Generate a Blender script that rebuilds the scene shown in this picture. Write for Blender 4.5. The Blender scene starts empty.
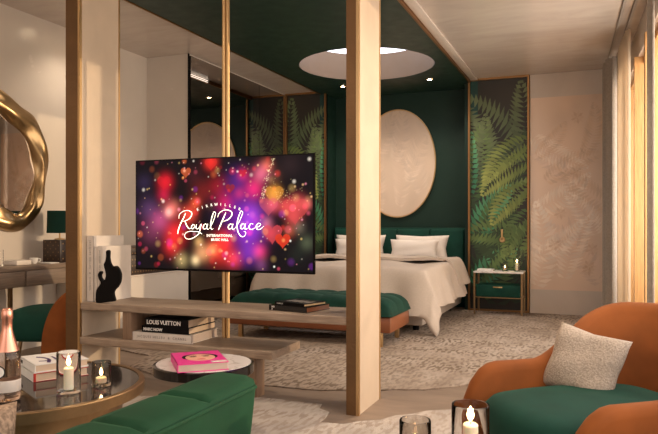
import bpy, bmesh, math, random
import numpy as np
from mathutils import Vector, Matrix
random.seed(7)
S = bpy.context.scene
C = S.collection
PI = math.pi

# ------------------------------------------------------------------ camera
cam_data = bpy.data.cameras.new('camera')
cam = bpy.data.objects.new('camera', cam_data)
C.objects.link(cam)
cam.location = (0, 0, 1.0)
cam.rotation_euler = (PI / 2, 0, math.atan(263 / 664.0))
cam_data.sensor_width = 36
cam_data.lens = 664.0 / 658.0 * 36
cam_data.shift_y = 8.0 / 658.0
cam_data.clip_start = 0.02
S.camera = cam

# ------------------------------------------------------------------ world, sun, window and fill light, exposure
S.view_settings.view_transform = 'Standard'
S.view_settings.look = 'None'
S.view_settings.exposure = -0.12
S.view_settings.gamma = 1
S.view_settings.use_curve_mapping = False
W = bpy.data.worlds.new('world')
S.world = W
W.use_nodes = True
wn = W.node_tree.nodes
wl = W.node_tree.links
bg = wn['Background']
tc = wn.new('ShaderNodeTexCoord')
sp = wn.new('ShaderNodeSeparateXYZ')
rp = wn.new('ShaderNodeValToRGB')
wl.new(tc.outputs['Generated'], sp.inputs[0])
wl.new(sp.outputs['Z'], rp.inputs[0])
rp.color_ramp.elements[0].position = 0.0
rp.color_ramp.elements[0].color = (0.85, 0.50, 0.22, 1)
rp.color_ramp.elements[1].position = 0.5
rp.color_ramp.elements[1].color = (0.62, 0.64, 0.80, 1)
wl.new(rp.outputs[0], bg.inputs[0])
bg.inputs[1].default_value = 1.0


def lamp(name, kind, loc, energy, color, rot=(0, 0, 0), size=0.1, size_y=None, spot=None, blend=0.5, spread=None):
    d = bpy.data.lights.new(name, kind)
    d.energy = energy
    d.color = color
    if kind == 'AREA':
        d.size = size
        if size_y:
            d.shape = 'RECTANGLE'
            d.size_y = size_y
        if spread:
            d.spread = spread
    elif kind in ('POINT', 'SPOT'):
        d.shadow_soft_size = size
        if kind == 'SPOT':
            d.spot_size = spot
            d.spot_blend = blend
    elif kind == 'SUN':
        d.angle = size
    o = bpy.data.objects.new(name, d)
    C.objects.link(o)
    o.location = loc
    o.rotation_euler = rot
    return o


# low warm sun through the window wall on the right (travels to -X, slightly to -Y)
sun_dir = Vector((-math.cos(math.radians(17)), -math.sin(math.radians(17)), -math.tan(math.radians(5.5))))
lamp('sun', 'SUN', (6, 5, 4), 2.0, (1.0, 0.74, 0.46), sun_dir.to_track_quat('-Z', 'Y').to_euler(), size=0.012)
# unseen area lamps adding daylight along the window wall, plus a rear fill
lamp('window_daylight', 'AREA', (0.30, 1.6, 1.5), 62, (1.0, 0.90, 0.80), (0, PI / 2, 0), size=1.8, size_y=4.5)
lamp('far_window_daylight', 'AREA', (0.75, 6.2, 1.45), 85, (1.0, 0.91, 0.80), (0, PI / 2, 0), size=2.0, size_y=2.6)
lamp('rear_fill', 'AREA', (-2.0, -2.3, 1.5), 48, (1.0, 0.93, 0.86), (PI / 2, 0, 0), size=3.6, size_y=1.9)  # unseen fill lamp added in front of the solid rear wall

lamp('mural_fill', 'AREA', (0.85, 4.7, 1.5), 55, (1.0, 0.90, 0.78), Vector((-0.5, 0.85, 0)).to_track_quat('-Z', 'Y').to_euler(), size=1.0, size_y=1.9)  # unseen lamp added outside the glass to brighten the pale mural


# ------------------------------------------------------------------ materials
def s2l(c):
    return tuple(((x / 255) / 12.92 if x / 255 <= 0.04045 else ((x / 255 + 0.055) / 1.055) ** 2.4) for x in c)


class Mat:
    def __init__(self, name, color=(0.5, 0.5, 0.5), rough=0.5, metal=0.0, **kw):
        self.m = bpy.data.materials.new(name)
        self.m.use_nodes = True
        self.n = self.m.node_tree.nodes
        self.l = self.m.node_tree.links
        self.b = self.n['Principled BSDF']
        self.set('Base Color', (*color, 1))
        self.set('Roughness', rough)
        self.set('Metallic', metal)
        for k, v in kw.items():
            self.set(k.replace('_', ' '), v)
        self._co = None

    def set(self, k, v):
        if k in self.b.inputs:
            self.b.inputs[k].default_value = v

    def co(self, scale=(1, 1, 1), rot=(0, 0, 0)):
        t = self.n.new('ShaderNodeTexCoord')
        g = self.n.new('ShaderNodeMapping')
        g.inputs['Scale'].default_value = scale
        g.inputs['Rotation'].default_value = rot
        self.l.new(t.outputs['Object'], g.inputs[0])
        return g.outputs[0]

    def noise(self, scale=5, detail=4, map_=(1, 1, 1), rough=0.5, dist=0.0, rot=(0, 0, 0)):
        x = self.n.new('ShaderNodeTexNoise')
        x.inputs['Scale'].default_value = scale
        x.inputs['Detail'].default_value = detail
        x.inputs['Roughness'].default_value = rough
        x.inputs['Distortion'].default_value = dist
        self.l.new(self.co(map_, rot), x.inputs['Vector'])
        return x.outputs[0]

    def ramp(self, fac, stops):
        r = self.n.new('ShaderNodeValToRGB')
        e = r.color_ramp.elements
        while len(e) < len(stops):
            e.new(0.5)
        for i, (p, c) in enumerate(stops):
            e[i].position = p
            e[i].color = (*c, 1) if len(c) == 3 else c
        self.l.new(fac, r.inputs[0])
        return r.outputs[0]

    def mix(self, fac, a, b, mode='MIX'):
        x = self.n.new('ShaderNodeMix')
        x.data_type = 'RGBA'
        x.blend_type = mode
        for sock, v in ((x.inputs[0], fac), (x.inputs[6], a), (x.inputs[7], b)):
            if isinstance(v, (int, float)):
                sock.default_value = v
            elif isinstance(v, tuple):
                sock.default_value = (*v, 1)
            else:
                self.l.new(v, sock)
        return x.outputs[2]

    def base(self, out):
        self.l.new(out, self.b.inputs['Base Color'])
        return self

    def rough(self, fac, lo, hi):
        mr = self.n.new('ShaderNodeMapRange')
        mr.inputs[3].default_value = lo
        mr.inputs[4].default_value = hi
        self.l.new(fac, mr.inputs[0])
        self.l.new(mr.outputs[0], self.b.inputs['Roughness'])

    def bump(self, h, strength=0.2, dist=0.01):
        b = self.n.new('ShaderNodeBump')
        b.inputs['Strength'].default_value = strength
        b.inputs['Distance'].default_value = dist
        self.l.new(h, b.inputs['Height'])
        self.l.new(b.outputs[0], self.b.inputs['Normal'])


def plaster(name, c, var=0.12, rough=0.3, scale=1.5, bump=0.05, spec=0.5):
    m = Mat(name, c, rough)
    f = m.noise(scale, 6, dist=0.8)
    lo = tuple(x * (1 - var) for x in c)
    hi = tuple(min(1, x * (1 + var)) for x in c)
    m.base(m.ramp(f, [(0.3, lo), (0.7, hi)]))
    g = m.noise(9, 4)
    m.rough(g, rough * 0.75, rough * 1.3)
    m.bump(g, bump, 0.01)
    m.set('Specular IOR Level', spec)
    return m.m


def velvet(name, c, sheen=0.6, tint=None, rough=0.75, scale=7):
    m = Mat(name, c, rough)
    f = m.noise(scale, 3)
    m.base(m.ramp(f, [(0.3, tuple(x * 0.8 for x in c)), (0.7, tuple(x * 1.15 for x in c))]))
    m.set('Sheen Weight', sheen)
    m.set('Sheen Roughness', 0.35)
    m.set('Sheen Tint', (*(tint or tuple(min(1, x * 4 + 0.1) for x in c)), 1))
    m.set('Specular IOR Level', 0.2)
    m.bump(m.noise(260, 2), 0.15, 0.002)
    return m.m


def wood(name, c1, c2, c3, axis=0, scale=1.0, rough=0.5):
    m = Mat(name, c1, rough)
    st = [16, 16, 16]
    st[axis] = 1.1
    f = m.noise(2.2 * scale, 6, tuple(st), 0.6, 0.6)
    a = m.ramp(f, [(0.28, c3), (0.5, c1), (0.72, c2)])
    st2 = [60, 60, 60]
    st2[axis] = 2
    g = m.noise(3, 3, tuple(st2))
    m.base(m.mix(0.35, a, m.ramp(g, [(0.35, c3), (0.6, c2)])))
    m.bump(f, 0.15, 0.004)
    return m.m


def metal(name, c, rough=0.28, bump=0.0, var=0.0):
    m = Mat(name, c, rough, 1.0)
    if var:
        f = m.noise(30, 4)
        m.base(m.ramp(f, [(0.3, tuple(x * (1 - var) for x in c)), (0.7, c)]))
    if bump:
        m.bump(m.noise(45, 3), bump, 0.004)
    return m.m


def plain(name, c, rough=0.5, **kw):
    m = Mat(name, c, rough, **kw)
    f = m.noise(14, 3)
    m.base(m.ramp(f, [(0.3, tuple(x * 0.93 for x in c)), (0.7, tuple(min(1, x * 1.05) for x in c))]))
    return m.m


def emit(name, c, s):
    m = Mat(name, c, 0.5)
    m.set('Emission Color', (*c, 1))
    m.set('Emission Strength', s)
    return m.m


def glass(name, c=(1, 1, 1), rough=0.02, ior=1.45, thin=False):
    m = Mat(name, c, rough)
    m.set('Transmission Weight', 1.0)
    m.set('IOR', ior)
    return m.m


M = {}
M['plaster'] = plaster('beige_plaster', (0.60, 0.53, 0.46), 0.04, 0.24)
M['plaster_matt'] = plaster('warm_plaster', (0.60, 0.53, 0.46), 0.05, 0.5)
M['cream_plaster'] = plaster('cream_plaster', (0.58, 0.47, 0.36), 0.08, 0.4, 3)
M['header'] = plaster('pale_plaster', (0.66, 0.58, 0.51), 0.08, 0.35)
M['canopy'] = plaster('green_lacquer', (0.007, 0.031, 0.021), 0.06, 0.45)
M['green_wall'] = plaster('green_wall_paint', (0.006, 0.025, 0.017), 0.08, 0.55, spec=0.3)


def ceiling_mat():
    m = Mat('marbled_ceiling', (0.42, 0.33, 0.27), 0.2)
    f = m.noise(1.3, 6, (1.2, 3.5, 1), 0.6, 1.2)
    m.base(m.ramp(f, [(0.25, (0.50, 0.43, 0.375)), (0.5, (0.56, 0.485, 0.425)), (0.75, (0.61, 0.54, 0.475))]))
    m.rough(m.noise(5, 4), 0.10, 0.26)
    return m.m


M['ceiling'] = ceiling_mat()


def floor_mat():
    m = Mat('tan_floor', (0.33, 0.25, 0.19), 0.55)
    f = m.noise(2.0, 6, (1, 3, 1), 0.65, 0.5)
    m.base(m.ramp(f, [(0.3, (0.18, 0.128, 0.092)), (0.7, (0.28, 0.205, 0.15))]))
    return m.m


M['floor'] = floor_mat()


def rug_mat(name, lo, mid, hi, dark, ax=(9, 1.2, 1)):
    m = Mat(name, mid, 0.95)
    f = m.noise(2.0, 5, (ax[0] * 0.35, ax[1], 1), 0.6, 0.3)
    a = m.ramp(f, [(0.32, lo), (0.5, mid), (0.68, hi)])
    # short woven dashes gathered in bands
    g = m.noise(9, 1, (4.6, 1.5, 1), 0.3)
    h = m.noise(1.2, 4, (0.35, 2.8, 1), 0.6)
    dash = m.ramp(g, [(0.48, (0, 0, 0)), (0.58, (1, 1, 1))])
    band = m.ramp(h, [(0.36, (0.15, 0.15, 0.15)), (0.62, (1, 1, 1))])
    msk = m.mix(1.0, dash, band, 'MULTIPLY')
    m.base(m.mix(msk, a, dark))
    m.set('Specular IOR Level', 0.1)
    m.bump(m.noise(120, 3), 0.6, 0.01)
    return m.m


M['bed_rug'] = rug_mat('woven_rug', (0.28, 0.22, 0.175), (0.35, 0.28, 0.225), (0.42, 0.345, 0.285), (0.17, 0.125, 0.092))
M['lounge_rug'] = rug_mat('pale_rug', (0.40, 0.345, 0.30), (0.48, 0.42, 0.37), (0.55, 0.49, 0.43), (0.35, 0.285, 0.235))
M['brass'] = metal('brass', (0.60, 0.40, 0.20), 0.38)
M['brass_dark'] = metal('aged_brass', (0.33, 0.22, 0.115), 0.4, 0.05, 0.15)
M['gold'] = metal('gold', (0.42, 0.28, 0.14), 0.3, 0.0)


def bronze_mat():
    m = Mat('hammered_bronze', (0.30, 0.17, 0.07), 0.55, 0.35)
    f = m.noise(3, 5, (1, 1, 1))
    m.base(m.ramp(f, [(0.3, (0.115, 0.056, 0.019)), (0.7, (0.17, 0.085, 0.030))]))
    m.bump(m.noise(16, 3, dist=1.5), 0.35, 0.01)
    return m.m


M['bronze'] = bronze_mat()
M['trim_bronze'] = metal('bronze_trim', (0.34, 0.18, 0.075), 0.4)
M['oak'] = wood('grey_oak', (0.29, 0.21, 0.15), (0.38, 0.285, 0.21), (0.19, 0.13, 0.09), 0)
M['oak_y'] = wood('grey_oak_lengthwise', (0.21, 0.15, 0.11), (0.28, 0.205, 0.15), (0.12, 0.085, 0.06), 1)
M['oak_dark'] = wood('brown_oak', (0.22, 0.135, 0.085), (0.30, 0.19, 0.12), (0.13, 0.08, 0.05), 2)
M['frame_wood'] = wood('honey_window_frame', (0.50, 0.27, 0.10), (0.62, 0.36, 0.15), (0.36, 0.18, 0.06), 2, rough=0.35)
M['green'] = velvet('green_velvet', (0.006, 0.046, 0.031), 0.08, (0.10, 0.45, 0.28))
M['green_bright'] = velvet('emerald_velvet', (0.006, 0.045, 0.018), 0.08, (0.15, 0.5, 0.25))
M['green_dark'] = velvet('deep_green_velvet', (0.004, 0.034, 0.023), 0.08, (0.1, 0.4, 0.28))
M['orange'] = velvet('rust_velvet', (0.25, 0.072, 0.015), 0.12, (0.9, 0.45, 0.2))
M['leather'] = plain('tan_leather', (0.20, 0.062, 0.022), 0.4)


def fabric(name, c, var=0.1, scale=90, bump=0.4):
    m = Mat(name, c, 0.9)
    f = m.noise(scale, 3)
    m.base(m.ramp(f, [(0.35, tuple(x * (1 - var) for x in c)), (0.65, tuple(min(1, x * (1 + var)) for x in c))]))
    m.set('Specular IOR Level', 0.15)
    m.bump(f, bump, 0.004)
    return m.m


M['linen'] = fabric('taupe_linen', (0.53, 0.44, 0.365), 0.05, 120, 0.15)
M['linen_white'] = fabric('white_linen', (0.76, 0.68, 0.61), 0.03, 120, 0.1)
M['boucle'] = fabric('boucle', (0.46, 0.375, 0.30), 0.2, 160, 1.0)
M['knit'] = fabric('brown_knit', (0.33, 0.23, 0.16), 0.35, 90, 1.0)
M['curtain'] = fabric('grey_curtain', (0.34, 0.30, 0.26), 0.08, 60, 0.1)


def sheer_mat():
    m = Mat('sheer_curtain', (0.70, 0.60, 0.48), 0.8)
    tr = m.n.new('ShaderNodeBsdfTranslucent')
    tr.inputs[0].default_value = (0.72, 0.60, 0.45, 1)
    tp = m.n.new('ShaderNodeBsdfTransparent')
    a = m.n.new('ShaderNodeMixShader')
    a.inputs[0].default_value = 0.6
    m.l.new(m.b.outputs[0], a.inputs[1])
    m.l.new(tr.outputs[0], a.inputs[2])
    b = m.n.new('ShaderNodeMixShader')
    b.inputs[0].default_value = 0.15
    m.l.new(a.outputs[0], b.inputs[1])
    m.l.new(tp.outputs[0], b.inputs[2])
    m.l.new(b.outputs[0], m.n['Material Output'].inputs[0])
    return m.m


M['sheer'] = sheer_mat()
M['black'] = plain('black_satin', (0.006, 0.005, 0.005), 0.5, Specular_IOR_Level=0.08)
M['black_gloss'] = plain('black_gloss', (0.010, 0.009, 0.009), 0.12)
M['white'] = plain('white_cover', (0.80, 0.77, 0.73), 0.45)
M['offwhite'] = plain('ivory_cover', (0.66, 0.59, 0.53), 0.5)
M['paper'] = plain('paper_pages', (0.62, 0.47, 0.34), 0.8)
M['paper_grey'] = plain('grey_pages', (0.50, 0.40, 0.34), 0.8)
M['paper_gold'] = plain('cream_pages', (0.85, 0.62, 0.35), 0.7)
M['red'] = plain('red_cover', (0.45, 0.03, 0.02), 0.5)
M['pink'] = plain('pink_cover', (0.74, 0.03, 0.28), 0.4)
M['purple'] = plain('purple_ink', (0.05, 0.015, 0.12), 0.5)
M['grey_ink'] = plain('grey_ink', (0.25, 0.22, 0.20), 0.6)
M['skin'] = plain('printed_face', (0.72, 0.38, 0.27), 0.5)
M['lip'] = plain('printed_lips', (0.55, 0.05, 0.08), 0.5)


def marble_mat(name, c, vein, rough):
    m = Mat(name, c, rough)
    f = m.noise(4, 8, dist=2.5)
    m.base(m.ramp(f, [(0.46, c), (0.5, vein), (0.54, c)]))
    if c[0] < 0.1:
        m.set('Specular IOR Level', 0.3)
    return m.m


M['black_marble'] = marble_mat('black_marble', (0.022, 0.017, 0.015), (0.07, 0.055, 0.045), 0.06)
M['white_marble'] = marble_mat('white_marble', (0.78, 0.74, 0.71), (0.55, 0.50, 0.46), 0.2)
M['glass'] = glass('clear_glass', (1, 1, 1), 0.01, 1.22)
M['smoke_glass'] = glass('smoked_glass', (0.80, 0.76, 0.72), 0.01, 1.25)
M['bottle_glass'] = glass('rose_glass', (0.80, 0.62, 0.52))
M['foil'] = metal('rose_foil', (0.75, 0.36, 0.26), 0.35)
M['wax'] = plain('candle_wax', (0.92, 0.80, 0.60), 0.5, Subsurface_Weight=0.2)
M['flame'] = emit('flame', (1.0, 0.66, 0.30), 130)
M['bulb'] = emit('bulb', (1.0, 0.80, 0.52), 160)
M['led'] = emit('led_strip', (1.0, 0.93, 0.82), 5)
M['skylight'] = emit('skylight_glow', (0.86, 0.88, 1.0), 3.2)
mm = Mat('smoked_mirror', (0.34, 0.31, 0.29), 0.015, 1.0)
M['dark_mirror'] = mm.m
mm = Mat('mirror_glass', (0.80, 0.76, 0.72), 0.01, 1.0)
M['mirror'] = mm.m
M['pane'] = None
mp = Mat('window_glass', (1, 1, 1), 0.0)
tp = mp.n.new('ShaderNodeBsdfTransparent')
gl = mp.n.new('ShaderNodeBsdfGlossy')
gl.inputs['Roughness'].default_value = 0.02
mx = mp.n.new('ShaderNodeMixShader')
mx.inputs[0].default_value = 0.08
mp.l.new(tp.outputs[0], mx.inputs[1])
mp.l.new(gl.outputs[0], mx.inputs[2])
mp.l.new(mx.outputs[0], mp.n['Material Output'].inputs[0])
M['pane'] = mp.m


def attr_mat(name, rough=0.5, emission=0.0, bump=0.0):
    m = Mat(name, (0.5, 0.5, 0.5), rough)
    a = m.n.new('ShaderNodeAttribute')
    a.attribute_name = 'paint'
    if emission:
        m.set('Base Color', (0.01, 0.01, 0.01, 1))
        m.l.new(a.outputs['Color'], m.b.inputs['Emission Color'])
        m.set('Emission Strength', emission)
        m.set('Specular IOR Level', 0.04)
    else:
        m.base(a.outputs['Color'])
        if bump:
            m.bump(a.outputs['Fac'], bump, 0.01)
    return m.m


# ------------------------------------------------------------------ mesh helpers
def BM():
    return bmesh.new()


def box(bm, lo, hi, bev=0.0, seg=2, rot=None, piv=None):
    lo = Vector(lo)
    hi = Vector(hi)
    r = bmesh.ops.create_cube(bm, size=1)
    vs = r['verts']
    bmesh.ops.scale(bm, verts=vs, vec=hi - lo)
    bmesh.ops.translate(bm, verts=vs, vec=(lo + hi) / 2)
    if bev:
        es = list({e for v in vs for e in v.link_edges})
        r = bmesh.ops.bevel(bm, geom=es, offset=bev, segments=seg, affect='EDGES', profile=0.5)
        vs = list({v for f in r['faces'] for v in f.verts} | {v for v in vs if v.is_valid})
    if rot is not None:
        bmesh.ops.rotate(bm, verts=vs, cent=Vector(piv if piv is not None else (lo + hi) / 2), matrix=rot)
    return vs


def loft(bm, rings, close=True, cap=True):
    """rings: list of lists of points"""
    vr = [[bm.verts.new(p) for p in r] for r in rings]
    n = len(rings[0])
    for a, b in zip(vr[:-1], vr[1:]):
        for i in range(n if close else n - 1):
            j = (i + 1) % n
            bm.faces.new((a[i], a[j], b[j], b[i]))
    if cap and close:
        bm.faces.new(list(reversed(vr[0])))
        bm.faces.new(vr[-1])
    bmesh.ops.recalc_face_normals(bm, faces=bm.faces)
    return [v for r in vr for v in r]


def lathe(bm, prof, c=(0, 0, 0), n=32, cap=True):
    rings = [[(c[0] + r * math.cos(2 * PI * i / n), c[1] + r * math.sin(2 * PI * i / n), c[2] + z) for i in range(n)] for r, z in prof]
    return loft(bm, rings, True, cap)


def cyl(bm, c, r, z0, z1, n=24, bev=0.0):
    if bev:
        return lathe(bm, [(r - bev, z0), (r, z0 + bev), (r, z1 - bev), (r - bev, z1)], (c[0], c[1], 0), n)
    return lathe(bm, [(r, z0), (r, z1)], (c[0], c[1], 0), n)


def tube(bm, pts, r, n=8, closed=False, cap=True):
    pts = [Vector(p) for p in pts]
    rings = []
    N = len(pts)
    up = Vector((0, 0, 1))
    rr = r if isinstance(r, (list, tuple)) else [r] * N
    for i, p in enumerate(pts):
        if closed:
            d = pts[(i + 1) % N] - pts[i - 1]
        else:
            d = pts[min(i + 1, N - 1)] - pts[max(i - 1, 0)]
        d.normalize()
        u = up if abs(d.dot(up)) < 0.95 else Vector((1, 0, 0))
        s = d.cross(u).normalized()
        t = s.cross(d).normalized()
        rings.append([p + s * (rr[i] * math.cos(2 * PI * k / n)) + t * (rr[i] * math.sin(2 * PI * k / n)) for k in range(n)])
    if closed:
        rings.append(rings[0])
        return loft(bm, rings, True, False)
    return loft(bm, rings, True, cap)


def prism(bm, pts2, to3, thick):
    """pts2: outline; to3(x,y,d) -> point, d in 0..thick"""
    a = [bm.verts.new(to3(x, y, 0)) for x, y in pts2]
    b = [bm.verts.new(to3(x, y, thick)) for x, y in pts2]
    bm.faces.new(a)
    bm.faces.new(list(reversed(b)))
    n = len(a)
    for i in range(n):
        j = (i + 1) % n
        bm.faces.new((a[j], a[i], b[i], b[j]))
    bmesh.ops.recalc_face_normals(bm, faces=bm.faces)


def catmull(pts, k=8, closed=False):
    P = [Vector(p) for p in pts]
    n = len(P)
    out = []
    rng = range(n if closed else n - 1)
    for i in rng:
        p0 = P[(i - 1) % n] if closed or i > 0 else P[0]
        p1 = P[i]
        p2 = P[(i + 1) % n]
        p3 = P[(i + 2) % n] if closed or i + 2 < n else P[-1]
        for j in range(k):
            t = j / k
            out.append(0.5 * ((2 * p1) + (-p0 + p2) * t + (2 * p0 - 5 * p1 + 4 * p2 - p3) * t * t + (-p0 + 3 * p1 - 3 * p2 + p3) * t ** 3))
    if not closed:
        out.append(P[-1].copy())
    return out


def pillow_bm(w, h, t, n=22, crease=0.0, seed=0):
    """cushion in local XZ plane (w along X, h along Z), thickness along Y, centred at the origin"""
    bm = BM()
    rnd = random.Random(seed)
    ph = [rnd.uniform(0, 6) for _ in range(6)]
    grids = []
    for sgn in (-1, 1):
        g = []
        for i in range(n + 1):
            row = []
            for j in range(n + 1):
                u = -1 + 2 * i / n
                v = -1 + 2 * j / n
                pinch = 1 - 0.10 * (1 - abs(v)) * abs(u) ** 3
                pz = 1 - 0.10 * (1 - abs(u)) * abs(v) ** 3
                e = max(0.0, (1 - u ** 4) * (1 - v ** 4)) ** 0.55
                d = e * t / 2 * (1 + crease * math.sin(3 * u + ph[0] + 2 * v) + crease * 0.6 * math.sin(7 * v + ph[1] - 3 * u))
                row.append(bm.verts.new((u * w / 2 * pinch, sgn * (d + 0.001), v * h / 2 * pz)))
            g.append(row)
        for i in range(n):
            for j in range(n):
                f = (g[i][j], g[i + 1][j], g[i + 1][j + 1], g[i][j + 1])
                bm.faces.new(f if sgn < 0 else tuple(reversed(f)))
        grids.append(g)
    bmesh.ops.remove_doubles(bm, verts=bm.verts, dist=0.004)
    bmesh.ops.recalc_face_normals(bm, faces=bm.faces)
    return bm


def xform(bm, m):
    bmesh.ops.transform(bm, matrix=m, verts=bm.verts)
    return bm


def TR(loc, rz=0, rx=0, ry=0):
    return Matrix.Translation(loc) @ Matrix.Rotation(rz, 4, 'Z') @ Matrix.Rotation(ry, 4, 'Y') @ Matrix.Rotation(rx, 4, 'X')


def finish(me, smooth=35):
    me.shade_smooth()
    me.set_sharp_from_angle(angle=math.radians(smooth))


ORG = {}


def obj(name, bm, mat, parent=None, local=False, smooth=35, label=None, origin=None):
    me = bpy.data.meshes.new(name)
    if parent is None:
        if origin is None:
            vs = [v.co for v in bm.verts]
            lo = [min(v[i] for v in vs) for i in range(3)]
            hi = [max(v[i] for v in vs) for i in range(3)]
            origin = ((lo[0] + hi[0]) / 2, (lo[1] + hi[1]) / 2, lo[2])
    else:
        origin = ORG[parent.name]
    if not local:
        bmesh.ops.translate(bm, verts=bm.verts, vec=-Vector(origin))
    bm.to_mesh(me)
    bm.free()
    finish(me, smooth)
    for x in (mat if isinstance(mat, (list, tuple)) else [mat]):
        me.materials.append(M[x] if isinstance(x, str) else x)
    o = bpy.data.objects.new(name, me)
    C.objects.link(o)
    if parent is None:
        o.location = origin
        ORG[o.name] = origin
    else:
        o.parent = parent
        ORG[o.name] = origin
    if label:
        o['label'] = label
    return o


def thing(name, label, cat, loc, rotz=0, group=None):
    o = bpy.data.objects.new(name, None)
    o.empty_display_size = 0.1
    C.objects.link(o)
    o.location = loc
    o.rotation_euler = (0, 0, rotz)
    o['label'] = label
    o['category'] = cat
    if group:
        o['group'] = group
    ORG[o.name] = loc
    return o


def tag(o, label, cat, group=None):
    o['label'] = label
    o['category'] = cat
    if group:
        o['group'] = group
    return o


def struct(name, bm, mat, parent=None, smooth=35):
    o = obj(name, bm, mat, parent, smooth=smooth)
    if parent is None:
        o['kind'] = 'structure'
    return o


def sbox(name, lo, hi, mat, parent=None, bev=0.0):
    bm = BM()
    box(bm, lo, hi, bev)
    return struct(name, bm, mat, parent)


def pbox(name, lo, hi, mat, parent, bev=0.0, local=False, label=None):
    bm = BM()
    box(bm, lo, hi, bev)
    return obj(name, bm, mat, parent, local, label=label)


def text_mesh(name, body, size, to_world, mat, parent, extrude=0.0004, align='LEFT', shear=0.0, bold=0.0, spacing=1.0, local=False):
    """lettering as mesh; to_world: 4x4 matrix taking text XY plane to the place"""
    cu = bpy.data.curves.new('lettering', 'FONT')
    cu.body = body
    cu.size = size
    cu.align_x = align
    cu.shear = shear
    cu.extrude = extrude
    cu.offset = bold
    cu.space_character = spacing
    cu.resolution_u = 3
    tmp = bpy.data.objects.new('lettering_source', cu)
    C.objects.link(tmp)
    dg = bpy.context.evaluated_depsgraph_get()
    me = bpy.data.meshes.new_from_object(tmp.evaluated_get(dg))
    bpy.data.objects.remove(tmp)
    bm = BM()
    bm.from_mesh(me)
    bpy.data.meshes.remove(me)
    bpy.data.curves.remove(cu)
    xform(bm, to_world)
    return obj(name, bm, mat, parent, local)


def frame_matrix(o, x, y):
    """matrix with local X -> x, local Y -> y, Z -> x cross y, at o"""
    x = Vector(x).normalized()
    y = Vector(y).normalized()
    z = x.cross(y)
    return Matrix(((x[0], y[0], z[0], o[0]), (x[1], y[1], z[1], o[1]), (x[2], y[2], z[2], o[2]), (0, 0, 0, 1)))


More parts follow.
